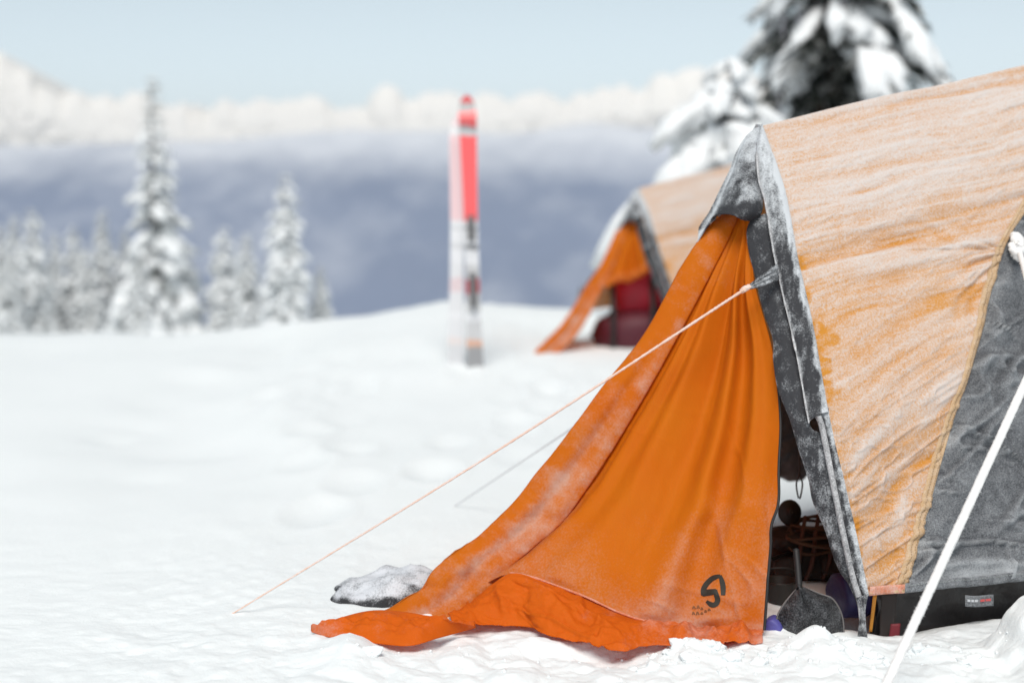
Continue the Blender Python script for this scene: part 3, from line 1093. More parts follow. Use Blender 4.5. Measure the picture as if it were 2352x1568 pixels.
# snow skirt below the bottom seam
SKT = [(1040, 1420), (1130, 1342), (1182, 1316), (1260, 1340), (1330, 1367), (1426, 1410), (1499, 1431), (1600, 1444), (1690, 1450), (1752, 1440)]
SKB = [(1040, 1446), (1130, 1437), (1220, 1440), (1254, 1457), (1340, 1476), (1426, 1496), (1474, 1484), (1560, 1482), (1660, 1486), (1752, 1475)]
skY = [3.44, 3.42, 3.40, 3.37, 3.345, 3.31, 3.30, 3.30, 3.31, 3.33]
skt = np.array([P(u, v, y) for (u, v), y in zip(SKT, skY)])
skb = np.array([G(u, v, 0.012) for u, v in SKB])
KG = np.transpose(loft(skt, skb, 60, 300), (1, 0, 2))
U, V = pix(KG)
kt = np.linspace(0, 1, 60)[:, None]
kn = to_cam(normals(KG), KG)
fold_k = np.exp(-((U - (1225 + 0.9 * (V - 1340))) / 16) ** 2) + 0.8 * np.exp(-((U - 1150 - 0.2 * (V - 1340)) / 14) ** 2) + 0.9 * np.exp(-((U - (1600 - 1.2 * (V - 1440))) / 14) ** 2) + 0.8 * np.exp(-((U - (1690 + 0.6 * (V - 1440))) / 12) ** 2)
KG = KG + kn * ((0.028 * np.sin(np.pi * kt) * (0.6 + 0.8 * fbm(U / 70, kt * 2, seed=141)) + 0.016 * fold_k * np.sin(np.pi * kt) + 0.010 * creases(U * 1.6, V * 1.6, 145, .8) + .003 * fbm(U / 14, V / 9, seed=149, octaves=3)) * sst(0, .1, kt))[..., None]
KG[..., 2] = np.maximum(KG[..., 2], 0.004)
kfr = -0.32 + 0.35 * fbm(U / 45, V / 25, seed=142, octaves=4) + 0.30 * sst(1320, 1420, U) * sst(1425, 1400, V + 0 * U) + 0.42 * sst(1300, 1650, U)
grid_obj('snow_skirt', KG, M['skirt'], tent, TF, {'frost': kfr}, thick=0.0015)
# tip of the skirt spread on the snow
TA = np.array([G(714, 1449, .012), G(764, 1424, .04), G(850, 1402, .05), G(930, 1405, .06), G(1010, 1420, .06), G(1090, 1437, .03)])
TB = np.array([G(716, 1451, .010), G(762, 1464, .008), G(865, 1477, .012), G(942, 1482, .02), G(1010, 1464, .02), G(1092, 1441, .012)])
TG = np.transpose(loft(TA, TB, 40, 160), (1, 0, 2))
U, V = pix(TG)
tk = np.linspace(0, 1, 40)[:, None]
TG[..., 2] += 0.02 * np.sin(np.pi * tk) * (0.7 + 0.8 * fbm(U / 50, V / 25, seed=146)) + (0.010 * creases(U * 1.5, V * 2, 147, .7) + .003 * fbm(U / 14, V / 7, seed=150, octaves=3)) * np.sin(np.pi * tk)
grid_obj('snow_skirt', TG, M['skirt'], tent, TF, {'frost': -0.22 + 0.3 * fbm(U / 40, V / 14, seed=148, octaves=3) + 0.3 * sst(800, 740, U)}, thick=0.0015)

# emblem printed on the door: follows the cloth
bvh = BVHTree.FromPolygons([tuple(v) for v in DG.reshape(-1, 3)], [tuple(int(i) for i in f) for f in grid_faces(*DG.shape[:2])])


def on_door(u, v, lift=0.0022):
    o_ = Vector((0, 0, CAM_H))
    d = Vector(P(u, v, 3.0)) - o_
    hit, nrm, _, _ = bvh.ray_cast(o_, d.normalized())
    if hit is None:
        return None
    return np.array(hit) - np.array(d.normalized()) * lift


def stroke(name, pts, widths, mat, parent, n=26, wn_=5):
    c = curve(np.array([(a, b, 0) for a, b in pts]), n)
    wd = np.interp(np.linspace(0, 1, n), np.linspace(0, 1, len(widths)), widths)
    tg = np.gradient(c, axis=0)
    tg /= np.linalg.norm(tg, axis=1, keepdims=True)
    pr = np.stack([-tg[:, 1], tg[:, 0]], 1)
    G_ = np.zeros((n, wn_, 3))
    for i in range(n):
        for j, q in enumerate(np.linspace(-.5, .5, wn_)):
            z = c[i, :2] + pr[i] * q * wd[i]
            r = on_door(z[0], z[1])
            G_[i, j] = r if r is not None else G_[i, j - 1]
    return grid_obj(name, G_, mat, parent, TF)


em = lambda x, y: ((1650 + x / 7.84) * 0.9408, (1350 + y / 7.84) * 0.9408)
k_ = 0.9408 / 7.84
stroke('emblem_stroke', [em(525, 805), em(530, 690), em(590, 580), em(690, 485), em(800, 440), em(850, 432)], [86 * k_, 104 * k_, 104 * k_, 100 * k_, 96 * k_, 60 * k_], M['print'], door_o)
stroke('emblem_stroke', [em(845, 420), em(885, 540), em(905, 660), em(905, 800)], [60 * k_, 100 * k_, 104 * k_, 86 * k_], M['print'], door_o)
stroke('emblem_stroke', [em(505, 765), em(640, 745), em(772, 725)], [122 * k_, 122 * k_, 100 * k_], M['print'], door_o)
stroke('emblem_stroke', [em(765, 690), em(775, 790), em(800, 890), em(770, 965), em(690, 985), em(585, 915)], [50 * k_, 96 * k_, 104 * k_, 100 * k_, 96 * k_, 55 * k_], M['print'], door_o)
for i, (x, y, ww, hh) in enumerate([(350, 1040, 70, 80), (430, 1030, 60, 90), (500, 1060, 50, 70), (340, 1150, 60, 80), (420, 1150, 70, 90), (500, 1150, 50, 60), (570, 1110, 45, 70), (640, 1080, 60, 60)]):
    stroke('lettering', [em(x - ww * .4, y + hh * .3), em(x - ww * .1, y - hh * .35), em(x + ww * .35, y + hh * .25)], [26 * k_] * 3, M['faint_print'], door_o, 10, 3)

# ------------------------------------------------------------------ near tent: inner tent, rear wall, straps
IN0 = 0.10


def loc2w(a, q, z):
    return O + AX * a + WN * q + UPV * z


ring = [(IN0, .49), (2 * AC - .25, .49), (2 * AC - .25, -.49), (.85, -.49), (.85, .02), (IN0 + .1, .30)]
rc = curve(np.array([loc2w(a, q, 0) for a, q in ring + ring[:1]]), 400, sharp=True)
zz = np.array([-0.09, -0.03, 0.0, 0.03, 0.06, 0.09, 0.12, 0.16, 0.21, 0.27])
cen = loc2w(AC, 0, 0)
IG = np.array([[p * 1 + (cen - p) * (0.02 + 1.3 * max(0, z - .10)) * np.array((1, 1, 0)) + UPV * z for p in rc] for z in zz])
U, V = pix(IG)
IG = IG + WN * (0.022 * creases(U * .9, V * 1.6, 151, .8) + 0.008 * fbm(U / 60, V / 30, seed=152))[..., None]
inner_o = grid_obj('inner_tent', IG, M['inner'], tent, TF)
# orange strap, red tab and grey bag by the foot
M['strap'] = plain('orange_strap', (0.80, 0.33, 0.04), 0.6)
st = loft(np.array([P(2005, 1366, 3.37), P(1996, 1450, 3.37)]), np.array([P(2014, 1366, 3.37), P(2003, 1450, 3.37)]), 4, 12)
grid_obj('tension_strap', st, M['strap'], tent, TF, thick=0.002)
M['redtab'] = plain('red_tab', (0.16, 0.012, 0.02), 0.6)
st = loft(np.array([P(2046, 1432, 3.345), P(2040, 1475, 3.345)]), np.array([P(2068, 1431, 3.345), P(2064, 1475, 3.345)]), 5, 8)
grid_obj('pull_tab', st, M['redtab'], tent, TF, thick=0.004)
M['mesh'] = plain('brown_mesh', (0.045, 0.035, 0.032), 0.7)
st = loft(np.array([P(2022, 1362, 3.39), P(2020, 1480, 3.37)]), np.array([P(2060, 1362, 3.39), P(2052, 1480, 3.37)]), 8, 20)
grid_obj('inner_corner', st, M['mesh'], tent, TF, thick=0.003)
# rear wall closing the tent
ra = reflx(curve(rear_edge, 40))
RG = loft(ra, refl(ra), 30, 40)
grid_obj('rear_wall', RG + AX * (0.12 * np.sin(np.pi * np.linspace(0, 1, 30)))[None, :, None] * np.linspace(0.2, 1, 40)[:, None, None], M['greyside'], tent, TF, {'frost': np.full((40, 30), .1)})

# ------------------------------------------------------------------ guy ropes
def rope(name, pts, r0, r1, mat, label, n=160, lump=0.0, seed=0):
    c = curve(np.array(pts), n, sharp=len(pts) == 2)
    rad = np.linspace(r0, r1, n) * (1 + lump * noise(np.arange(n) / 1.7, 0.2, seed=seed))
    o_ = tube(name, c, rad, mat, None, IDENT, 10)
    tag(o_, label, 'rope', 'guy ropes of the near tent')
    return o_


gA, gB = P(1720, 658, LY - .05), G(512, 1422, -0.01)
rope('guy_rope', [gA, gA * .5 + gB * .5 - UPV * .012, gB], 0.0036, 0.0018, M['cord'], 'thin pale orange guy rope running from the arch to the snow at left', 500, .18, 5)
kn_ = Soup()
for i in range(5):
    kn_.blob(gA + np.array((-.004 * i, 0, -.0025 * i)), (.008, .007, .007), .3, i, ICO2)
tag(kn_.build('rope_knot', M['cord']), 'small pale knot where the thin guy rope meets its webbing loop', 'knot')
fA = refl(AR([(1850, 980)], 0.0))[0]
rope('guy_rope', [fA, G(1035, 1168, -0.01)], 0.0026, 0.0024, M['darkcord'], 'blurred grey guy rope on the snow behind the orange vestibule', 120)

# thick rime-coated rope at the right, with its two upper legs
J = P(2398, 785, 3.16)
anchor = P(2022, 1600, 2.80)
L1 = near_wall(2323, 586) + to_cam(normals(roof), roof)[200, -1] * 0.03
L2 = near_wall(2620, 600) + np.array((0, -.02, 0))


def rimed(name, a, b, r0, r1, label, n, seed):
    c = np.array([a * (1 - t) + b * t for t in np.linspace(0, 1, n)])
    rad = np.linspace(r0, r1, n)
    G_ = tube_pts(c, 1.0, 18) - c[:, None]
    th = np.arange(18) / 18 * 2 * np.pi
    d = fbm(np.arange(n)[:, None] / 2.6 + 0 * th[None], 2.2 * np.cos(th)[None] + 9, 2.2 * np.sin(th)[None], seed=seed, octaves=3)
    G_ = c[:, None] + G_ * (rad[:, None] * (1 + 0.13 * d))[..., None]
    so = Soup()
    so.add(G_.reshape(-1, 3), np.vstack([[(q[0], q[1], q[2]), (q[0], q[2], q[3])] for q in grid_faces(n, 18, True)]))
    # feathery spikes
    ax = (b - a) / np.linalg.norm(b - a)
    cnt = int(np.linalg.norm(b - a) * 900)
    for i in range(cnt):
        t = rng.random()
        p0 = a * (1 - t) + b * t
        r = r0 + (r1 - r0) * t
        dv = rng.normal(size=3)
        dv -= ax * (dv @ ax)
        dv /= np.linalg.norm(dv)
        side_ = np.cross(ax, dv)
        ln = r * (rng.uniform(.15, .4) + .5 * rng.random() ** 4)
        base = p0 + dv * r * 0.9
        tip = base + dv * ln + ax * rng.normal() * ln * .5
        w_ = r * .11
        so.add([base + ax * w_, base - ax * w_ * .5 + side_ * w_, base - ax * w_ * .5 - side_ * w_, tip], [(0, 1, 3), (1, 2, 3), (2, 0, 3)])
    o_ = so.build(name, M['rime'])
    tag(o_, label, 'rope', 'guy ropes of the near tent')
    return o_


rimed('guy_rope', J, anchor, 0.0088, 0.0098, 'thick white rime-coated guy rope slanting down across the grey side panel', 300, 161)
rimed('guy_rope', L1, J, 0.0068, 0.0075, 'short white frosted rope leg hanging from the loop at the seam', 60, 162)
rimed('guy_rope', L2, J, 0.0068, 0.0075, 'white frosted rope leg leading out of the picture at the right', 60, 163)
lp = Soup()
for i, (du, dv, r) in enumerate([(0, -22, .016), (4, -12, .019), (6, 0, .019), (2, 10, .016), (-6, 2, .013), (-10, -6, .010), (4, 18, .012), (-2, -28, .012)]):
    lp.blob(near_wall(2321 + du, 570 + dv) + np.array((.008, -.022, 0)), (r, r, r * 1.05), .35, i, ICO2, freq=3)
for i in range(160):
    d = rng.normal(size=3)
    d /= np.linalg.norm(d)
    lp.blob(near_wall(2323, 572) + np.array((.008, -.022, 0)) + d * np.array((.017, .017, .026)), .003 * rng.uniform(.5, 1.3), .4, i, ICO1)
o = lp.build('guy_loop', M['rime'], tent, True, TF)

# ------------------------------------------------------------------ things in and around the vestibule
# shovel blade standing in the door gap
M['blade'] = fabric('black_blade', (0.018, 0.018, 0.020), trans=0, amount=-0.05, spread=0.9, rough=0.35, frost=(0.35, 0.36, 0.38))
shovel = empty('snow_shovel', G(1862, 1478))
tag(shovel, 'black shovel blade standing upright in the snow in the door gap', 'shovel')
SFr = Frame(G(1862, 1478), 0)
SY = 3.275
for L_, R_b, nm in (([(1835, 1345), (1800, 1386), (1784, 1419), (1788, 1450), (1797, 1484)], [(1836, 1346), (1844, 1375), (1855, 1405), (1864, 1440), (1872, 1484)], 'blade'),):
    Lc = np.array([P(u, v, SY + .03) for u, v in L_])
    Mc = np.array([P(u, v, SY - .005) for u, v in R_b])
    Rc = np.array([P(u, v, SY + .035) for u, v in [(1837, 1345), (1884, 1363), (1914, 1376), (1935, 1419), (1938, 1484)]])
    a = loft(Lc, Mc, 16, 40)
    b = loft(Mc, Rc, 18, 40)[:, 1:]
    BG = np.concatenate([a, b], 1)
    sb = np.linspace(0, 1, BG.shape[1])[None, :, None]
    tb = np.linspace(0, 1, 40)[:, None, None]
    BG = BG + np.array((0, 1.0, 0)) * (-0.012 * np.sin(2 * np.pi * np.clip(sb, 0, 1)) ** 2 * np.sin(np.pi * np.clip(tb + .1, 0, 1)) + 0.010 * np.exp(-((sb - 0.47) / 0.03) ** 2))
    fb = np.broadcast_to(0.2 * np.exp(-((tb - 0.02) / .04) ** 2)[..., 0] + 0.15 * np.exp(-(sb / .04) ** 2)[..., 0], BG.shape[:2])
    blade = grid_obj('blade', BG, M['blade'], shovel, SFr, {'frost': fb}, thick=0.003)
    M['rimgrey'] = plain('worn_edge', (0.16, 0.15, 0.15), 0.6)
    tube('rim', np.vstack([curve(Lc, 30)[::-1], curve(Rc, 30)]) + np.array((0, -.002, 0)), 0.0022, M['rimgrey'], blade, SFr, 6)
tube('shaft', curve([P(1836, 1352, SY + .01), P(1832, 1300, SY + .05), P(1828, 1262, SY + .08)], 12), 0.008, M['black'], shovel, SFr, 10)

# ski poles lying behind, one with its round basket to the door
M['carbon'] = plain('brown_tube', (0.13, 0.055, 0.02), 0.45)
M['darkrod'] = plain('dark_rod', (0.015, 0.012, 0.010), 0.5)


def ski_pole(a, b, basket, mat, label, r=0.0065, br=0.034):
    root = empty('ski_pole', a)
    tag(root, label, 'ski pole', 'ski poles in the vestibule')
    F_ = Frame(a, 0)
    tube('shaft', [a, a * .5 + b * .5, b], r, mat, root, F_, 10)
    if basket is not None:
        d = (b - a) / np.linalg.norm(b - a)
        nrm = np.array((0.25, -0.95, 0.2))
        nrm /= np.linalg.norm(nrm)
        x = np.cross(nrm, UPV)
        x /= np.linalg.norm(x)
        y = np.cross(nrm, x)
        rows = []
        for rr, hh in ((0.002, .010), (.009, .012), (.011, .006), (br * .55, .003), (br * .9, .0), (br, -.003), (br * .96, -.007), (br * .5, -.003), (.002, -.002)):
            rows.append([basket + nrm * hh + rr * (x * math.cos(t) + y * math.sin(t)) for t in np.linspace(0, 2 * np.pi, 28, endpoint=False)])
        bo = grid_obj('basket', np.array(rows), M['darkrod'], root, F_, None, True)
    g = (b - a) / np.linalg.norm(b - a)
    tube('grip', [b - g * .0, b - g * .02, b + g * .07, b + g * .09], [.008, .012, .013, .009], M['black'], root, F_, 10)


ski_pole(P(1815, 1176, 3.72), P(1905, 1325, 3.95), P(1815, 1176, 3.715), M['carbon'], 'brown ski pole with a round black basket in the door gap')
ski_pole(P(1770, 1284, 3.66), P(1935, 1228, 3.80), None, M['darkrod'], 'thin dark ski pole lying crosswise behind the shovel', 0.005)

# backpack leaning inside
M['pack'] = plain('pack_cloth', (0.022, 0.015, 0.012), 0.8, 0.6, 25, bump=0.01)
M['packstrap'] = plain('pack_strap', (0.07, 0.028, 0.018), 0.7, 0.3)
bp0 = G(1872, 1350)
pack = empty('backpack', bp0)
tag(pack, 'dark brown backpack lying on the snow inside the vestibule', 'backpack')
PF = Frame(bp0, 0)


def sup(c, r, e, seed, amp, base=ICO3):
    v, f = base
    s_ = np.sign(v) * np.abs(v) ** e
    d = 1 + amp * fbm(v[:, 0] * 2 + seed, v[:, 1] * 2, v[:, 2] * 2, seed=seed, octaves=3)
    return s_ * d[:, None] * np.array(r) + np.array(c), f


v_, f_ = sup(bp0 + np.array((0.0, .12, .06)), (.11, .10, .07), .72, 171, .25)
mesh_obj('body', PF.local(v_), f_, M['pack'], pack)
v_, f_ = sup(bp0 + np.array((-.05, .08, .115)), (.06, .07, .03), .72, 172, .3)
mesh_obj('lid', PF.local(v_), f_, M['pack'], pack)
for k, x in enumerate((-.035, .0, .045)):
    pth = [bp0 + np.array((x - .02, .02, .02)), bp0 + np.array((x - .01, -.005, .07)), bp0 + np.array((x, .01, .14)), bp0 + np.array((x + .02, .07, .175))]
    tube('strap', curve(pth, 16), .006, M['packstrap'], pack, PF, 6)
for k, (x, z) in enumerate(((.05, .06), (-.07, .05))):
    v_, f_ = sup(bp0 + np.array((x, .015, z)), (.035, .02, .03), .7, 180 + k, .3, ICO2)
    mesh_obj('pocket', PF.local(v_), f_, M['pack'], pack)

# cord loop hanging from the hood inside
M['loopcord'] = plain('loop_cord', (0.05, 0.045, 0.04), 0.7)
lpts = [P(u, v, 3.74) for u, v in ((1836, 1010), (1836, 1085), (1829, 1112), (1836, 1146), (1843, 1112), (1836, 1085))]
tag(tube('hanging_cord', curve(lpts, 40), .0022, M['loopcord'], None, IDENT, 6), 'thin dark cord with a loop hanging in the door gap', 'cord')
# small dark pot next to the pack
pot0 = G(1800, 1395)
pot = empty('cooking_pot', pot0)
tag(pot, 'small dark cooking pot on the snow left of the backpack', 'pot')
QF = Frame(pot0, 0)
prof2 = [(.0, .0), (.036, .0), (.042, .006), (.043, .05), (.046, .053), (.046, .056), (.041, .056), (.040, .008), (.0, .006)]
grid_obj('bowl', np.array([[pot0 + np.array((r * math.cos(t), .06 + r * math.sin(t), z)) for t in np.linspace(0, 2 * np.pi, 24, endpoint=False)] for r, z in prof2]), M['darkrod'], pot, QF, None, True)
tube('handle', curve([pot0 + np.array((-.046, .06, .05)), pot0 + np.array((-.03, .05, .085)), pot0 + np.array((.03, .05, .085)), pot0 + np.array((.046, .06, .05))], 16), .0025, M['darkrod'], pot, QF, 6)

# coiled brown rope thrown on the pack
M['coil'] = plain('brown_rope', (0.07, 0.035, 0.018), 0.8, .5, 200)
cc = G(1868, 1352) + np.array((0.02, .05, .125))
co = []
g5 = np.random.default_rng(9)
for k in range(6):
    rr, t1, t2 = g5.uniform(.045, .075), g5.uniform(-.5, .5), g5.uniform(-.6, .2)
    for t in np.linspace(0, 2 * np.pi, 22, endpoint=False):
        co.append(cc + np.array((rr * 1.25 * math.cos(t), rr * .6 * math.sin(t) + .01 * k - .03, rr * math.cos(t) * t1 * .6 - rr * math.sin(t) * t2 + .006 * k)))
tag(tube('rope_coil', np.array(co), .0045, M['coil'], None, IDENT, 6), 'loose coil of brown rope lying on the backpack in the door gap', 'rope')

# blue dry bags
M['blue'] = plain('blue_bag_cloth', (0.018, 0.014, 0.075), 0.5, 0.4, 20, bump=0.006)
M['violet'] = plain('violet_bag_cloth', (0.09, 0.085, 0.33), 0.55, 0.3, 20, bump=0.006)


def dry_bag(c, r, mat, label, rz, seed):
    root = empty('dry_bag', c)
    tag(root, label, 'bag')
    F_ = Frame(c, 0)
    ca, sa = math.cos(rz), math.sin(rz)
    Rm = np.array(((ca, -sa, 0), (sa, ca, 0), (0, 0, 1)))
    th = np.linspace(0, 2 * np.pi, 26, endpoint=False)
    rows = []
    for x, k in ((-1, .02), (-.98, .75), (-.9, .95), (-.5, 1), (0, 1.03), (.5, .97), (.8, .75), (.95, .45), (1.15, .38), (1.3, .5), (1.32, .02)):
        rr = k * (1 + .09 * noise(np.cos(th) * 2 + x * 2, np.sin(th) * 2, x * 2, seed=seed))
        rows.append(np.stack([np.full(26, x * r[0]), np.cos(th) * rr * r[1], np.sin(th) * rr * r[2]], 1))
    G_ = np.array(rows) @ Rm.T + np.array(c) + np.array((0, 0, r[2] * .8))
    grid_obj('body', G_, mat, root, F_, None, True)
    ring_ = np.array([np.array((r[0] * 1.02, math.cos(t) * r[1] * .46, math.sin(t) * r[2] * .46)) for t in np.linspace(0, 2 * np.pi, 20)]) @ Rm.T + np.array(c) + np.array((0, 0, r[2] * .8))
    tube('closure_cord', ring_, .004, M['black'], root, F_, 6)


dry_bag(P(1965, 1462, 3.46) * np.array((1, 1, 0)), (.06, .06, .055), M['blue'], 'dark blue dry bag behind the foot of the tent arch', .3, 191)
dry_bag(P(1778, 1490, 3.30) * np.array((1, 1, 0)) + np.array((0, .015, -.02)), (.028, .024, .028), M['violet'], 'small violet bag half buried in snow left of the shovel', 1.2, 192)

# crumpled grey sack on the snow behind the vestibule tip
M['sack'] = fabric('sack_cloth', (0.035, 0.036, 0.04), trans=0, spread=0.6, frost=(0.66, 0.68, 0.72))
c0 = G(880, 1392, 0) + np.array((0, .10, 0))
v_, f_ = ico(5)
ang = np.arctan2(v_[:, 1], v_[:, 0])
rad_ = 1 + .25 * noise(np.cos(ang) * 1.5 + 5, np.sin(ang) * 1.5, seed=201)
hgt = .038 + .055 * sst(-.7, .8, v_[:, 0]) + .022 * fbm(v_[:, 0] * 1.8, v_[:, 1] * 1.8, seed=203, octaves=2)
q = v_ * np.stack([.145 * rad_, .10 * rad_, np.where(v_[:, 2] > 0, hgt, .03)], 1)
cr2 = creases(v_[:, 0] * 190, v_[:, 1] * 190, 205)
q[:, 2] += (v_[:, 2] > 0) * (0.007 * cr2)
sack = mesh_obj('stuff_sack', q, f_, M['sack'], None, True, {'frost': 0.0 + 0.95 * sst(.15, .55, v_[:, 2]) + .38 * fbm(v_[:, 0] * 5, v_[:, 1] * 5, seed=204, octaves=3) - .45 * cr2 * 0.6})
sack.location = c0
tag(sack, 'crumpled dark grey sack dusted with snow behind the orange vestibule tip', 'sack')

# ------------------------------------------------------------------ second tent, further back
T2Y = 9.5
apexL = TF.local(ridge[0][None])[0] * 0.95
T2S = 0.95
rot2 = TF.ang + math.radians(19)
c2, s2 = math.cos(rot2), math.sin(rot2)
ap2 = P(1456, 432, T2Y)
o2 = ap2 - np.array((c2 * apexL[0] - s2 * apexL[1], s2 * apexL[0] + c2 * apexL[1], apexL[2]))
tent2 = copy_tree(tent, None, skip=('door_panel', 'stitching', 'care_label', 'inner_corner', 'pull_tab', 'tension_strap', 'snow_skirt', 'foot_strap'), leave=(far_sleeve, far_flap))
tent2.location = o2
tent2.scale = (T2S, T2S, T2S)
tent2.rotation_euler = (0, math.radians(-2.0), rot2)
tag(tent2, 'smaller looking blurred orange tent further back with dark red gear in its doorway', 'tent')
# its door is rolled back: only the upper part hangs
D2 = DG[:170, ::3].copy()
cut = D2.shape[0]
for j in range(D2.shape[1]):
    k = j / (D2.shape[1] - 1)
    endr = int(140 - 40 * k)
    L_ = DG[:endr, j * 3]
    D2[:, j] = np.stack([np.interp(np.linspace(0, 1, cut), np.linspace(0, 1, endr), L_[:, m_]) for m_ in range(3)], 1)
grid_obj('door_panel', D2, M['orange'], tent2, TF, {'frost': np.full(D2.shape[:2], -.2)})
roll = D2[-1]
tube('rolled_door', roll[::4] + np.array((0, -.01, 0)), 0.03, M['orange'], tent2, TF, 10)
grid_obj('door_panel', FG, M['orange'], tent2, TF, {'frost': dfr[::4, ::4]})
tipL = TG[::4, ::4]
grid_obj('snow_skirt', tipL, M['skirt'], tent2, TF, {'frost': np.full(tipL.shape[:2], -.2)})
sk2 = refl(KG[::6, ::6])
grid_obj('snow_skirt', sk2, M['skirt'], tent2, TF, {'frost': np.full(sk2.shape[:2], -.2)})

# red duffel in its doorway
M['red'] = plain('red_cloth', (0.42, 0.009, 0.03), 0.55, 0.35, 8)
M['darkred'] = plain('dark_red_cloth', (0.08, 0.004, 0.014), 0.6, 0.35, 8)
rb = P(1448, 815, 9.35)
duf = empty('duffel_bag', rb)
tag(duf, 'dark red bag stuffed in the doorway of the far tent', 'bag')
DF = Frame(rb, 0)
v_, f_ = sup(rb + np.array((.04, .10, .12)), (.26, .16, .17), .7, 211, .2)
mesh_obj('body', DF.local(v_), f_, M['darkred'], duf)
v_, f_ = sup(rb + np.array((.10, .20, .40)), (.22, .13, .17), .75, 212, .25)
mesh_obj('top_pocket', DF.local(v_), f_, M['red'], duf)
for x in (-.12, .14):
    tube('strap', curve([rb + np.array((x, -.06, .02)), rb + np.array((x, -.09, .2)), rb + np.array((x, -.04, .36)), rb + np.array((x, .05, .5))], 14), .018, M['black'], duf, DF, 8)

# ------------------------------------------------------------------ skis
def ski_mat(name, shade):
    m, n, l, out = new_mat(name)
    tc = N(n, 'ShaderNodeTexCoord')
    sp = N(n, 'ShaderNodeSeparateXYZ')
    l.new(tc.outputs['Object'], sp.inputs[0])
    nz = N(n, 'ShaderNodeTexNoise', Scale=14.0, Detail=2.0)
    l.new(tc.outputs['Object'], nz.inputs['Vector'])
    z = mathn(n, l, 'ADD', sp.outputs['Z'], mathn(n, l, 'MULTIPLY', mathn(n, l, 'SUBTRACT', nz.outputs[0], .5), 0.05))
    z = mathn(n, l, 'DIVIDE', z, 1.61)
    cr_ = n.new('ShaderNodeValToRGB')
    cr_.color_ramp.interpolation = 'CONSTANT'
    e = cr_.color_ramp.elements
    pink, red, dk, wh, gy = (0.90, 0.085, 0.09, 1), (0.55, 0.03, 0.035, 1), (0.26, 0.26, 0.27, 1), (0.70, 0.70, 0.72, 1), (0.52, 0.52, 0.53, 1)
    st_ = [(0, dk), (.10, (0.6, .35, .25, 1)), (.125, gy), (.19, wh), (.22, gy), (.29, (.5, .05, .06, 1)), (.345, gy), (.40, wh), (.45, dk), (.475, wh), (.52, dk), (.535, wh), (.555, pink), (.865, gy), (.885, dk), (.90, red), (.93, pink), (.955, dk), (.985, red)]
    e[0].position, e[0].color = st_[0]
    e[1].position, e[1].color = st_[1]
    for p_, c_ in st_[2:]:
        x = e.new(p_)
        x.color = c_
    l.new(z, cr_.inputs[0])
    hs_ = mixc(n, l, shade, cr_.outputs[0], (0.75, 0.75, 0.77))
    pr = N(n, 'ShaderNodeBsdfPrincipled', Roughness=0.35)
    l.new(hs_, pr.inputs['Base Color'])
    l.new(pr.outputs[0], out.inputs['Surface'])
    return m


M['ski1'] = ski_mat('red_ski_topsheet', 0.06)
M['ski2'] = ski_mat('pale_ski_topsheet', 0.72)
M['skiedge'] = plain('frosted_ski_edge', (0.72, 0.74, 0.76), 0.5)
M['binding'] = plain('binding_plastic', (0.13, 0.13, 0.135), 0.4)


def ski(base, yaw, lean, label, mat, length=1.78, bind=True):
    root = empty('ski', base)
    root.rotation_euler = (lean[0], lean[1], yaw)
    tag(root, label, 'ski', 'skis planted in the snow')
    zs = np.linspace(-0.16, length - 0.06, 70)
    t = np.linspace(0, 1, 70)
    wv = 0.054 - 0.013 * np.sin(np.pi * np.clip((t - .06) / .86, 0, 1)) ** 1.0
    wv = np.where(t > .93, wv * np.sqrt(np.clip(1 - ((t - .93) / .0705) ** 2, 0.01, 1)), wv)
    yv = 0.10 * np.clip((t - .88) / .12, 0, 1) ** 2 + 0.008 * np.sin(np.pi * t)
    th = 0.006 + 0.006 * np.sin(np.pi * np.clip(t, 0, 1))
    def sheet(sgn, k):
        xs = np.linspace(-1, 1, 7)
        return np.stack([np.stack([x * wv * k, yv + sgn * th * .5, zs], 1) for x in xs], 1)
    F0 = IDENT
    a, b = sheet(-1, .965), sheet(1, .965)
    grid_obj('top_sheet', a + np.array((0, -.0012, 0)), mat, root, F0)
    # core with side walls and steel edges
    cs_ = np.stack([np.stack([x * wv, yv + y_ * th, zs], 1) for x, y_ in ((-1, -.5), (1, -.5), (1, .5), (-1, .5))], 1)
    f = [tuple(int(i) for i in q_) for q_ in grid_faces(70, 4, True)] + [(0, 1, 2, 3), (276, 277, 278, 279)]
    mesh_obj('core', cs_.reshape(-1, 3), f, M['skiedge'], root, False)
    if bind:
        for z0, h0, d0 in ((0.86, .075, .035), (0.50, .10, .05)):
            so = Soup()
            bx = np.array([(x, y_, z_) for z_ in (z0 - h0, z0 + h0) for y_ in (-.012, -.012 - d0) for x in (-.022, .022)])
            bx[2:4, 0] *= .7
            bx[6:8, 0] *= .7
            bx[6:8, 2] -= .03
            fb_ = [(0, 1, 3, 2), (4, 6, 7, 5), (0, 4, 5, 1), (2, 3, 7, 6), (0, 2, 6, 4), (1, 5, 7, 3)]
            bo = mesh_obj('binding', bx, fb_, M['binding'], root, False)
            md = bo.modifiers.new('bevel', 'BEVEL')
            md.width = .006
            md.segments = 2
    return root


sy_ = 8.4
ski(P(1092, 858, sy_ - .04), math.radians(3), (math.radians(-0.6), math.radians(-1.55)), 'front ski of the upright pair, coral red above, dark pattern below', M['ski1'], 1.70)
ski(P(1046, 852, sy_ + .06), math.radians(-12), (math.radians(-.4), math.radians(0.8)), 'pale frosted ski standing behind the red one, showing at its left', M['ski2'], 1.60, False)

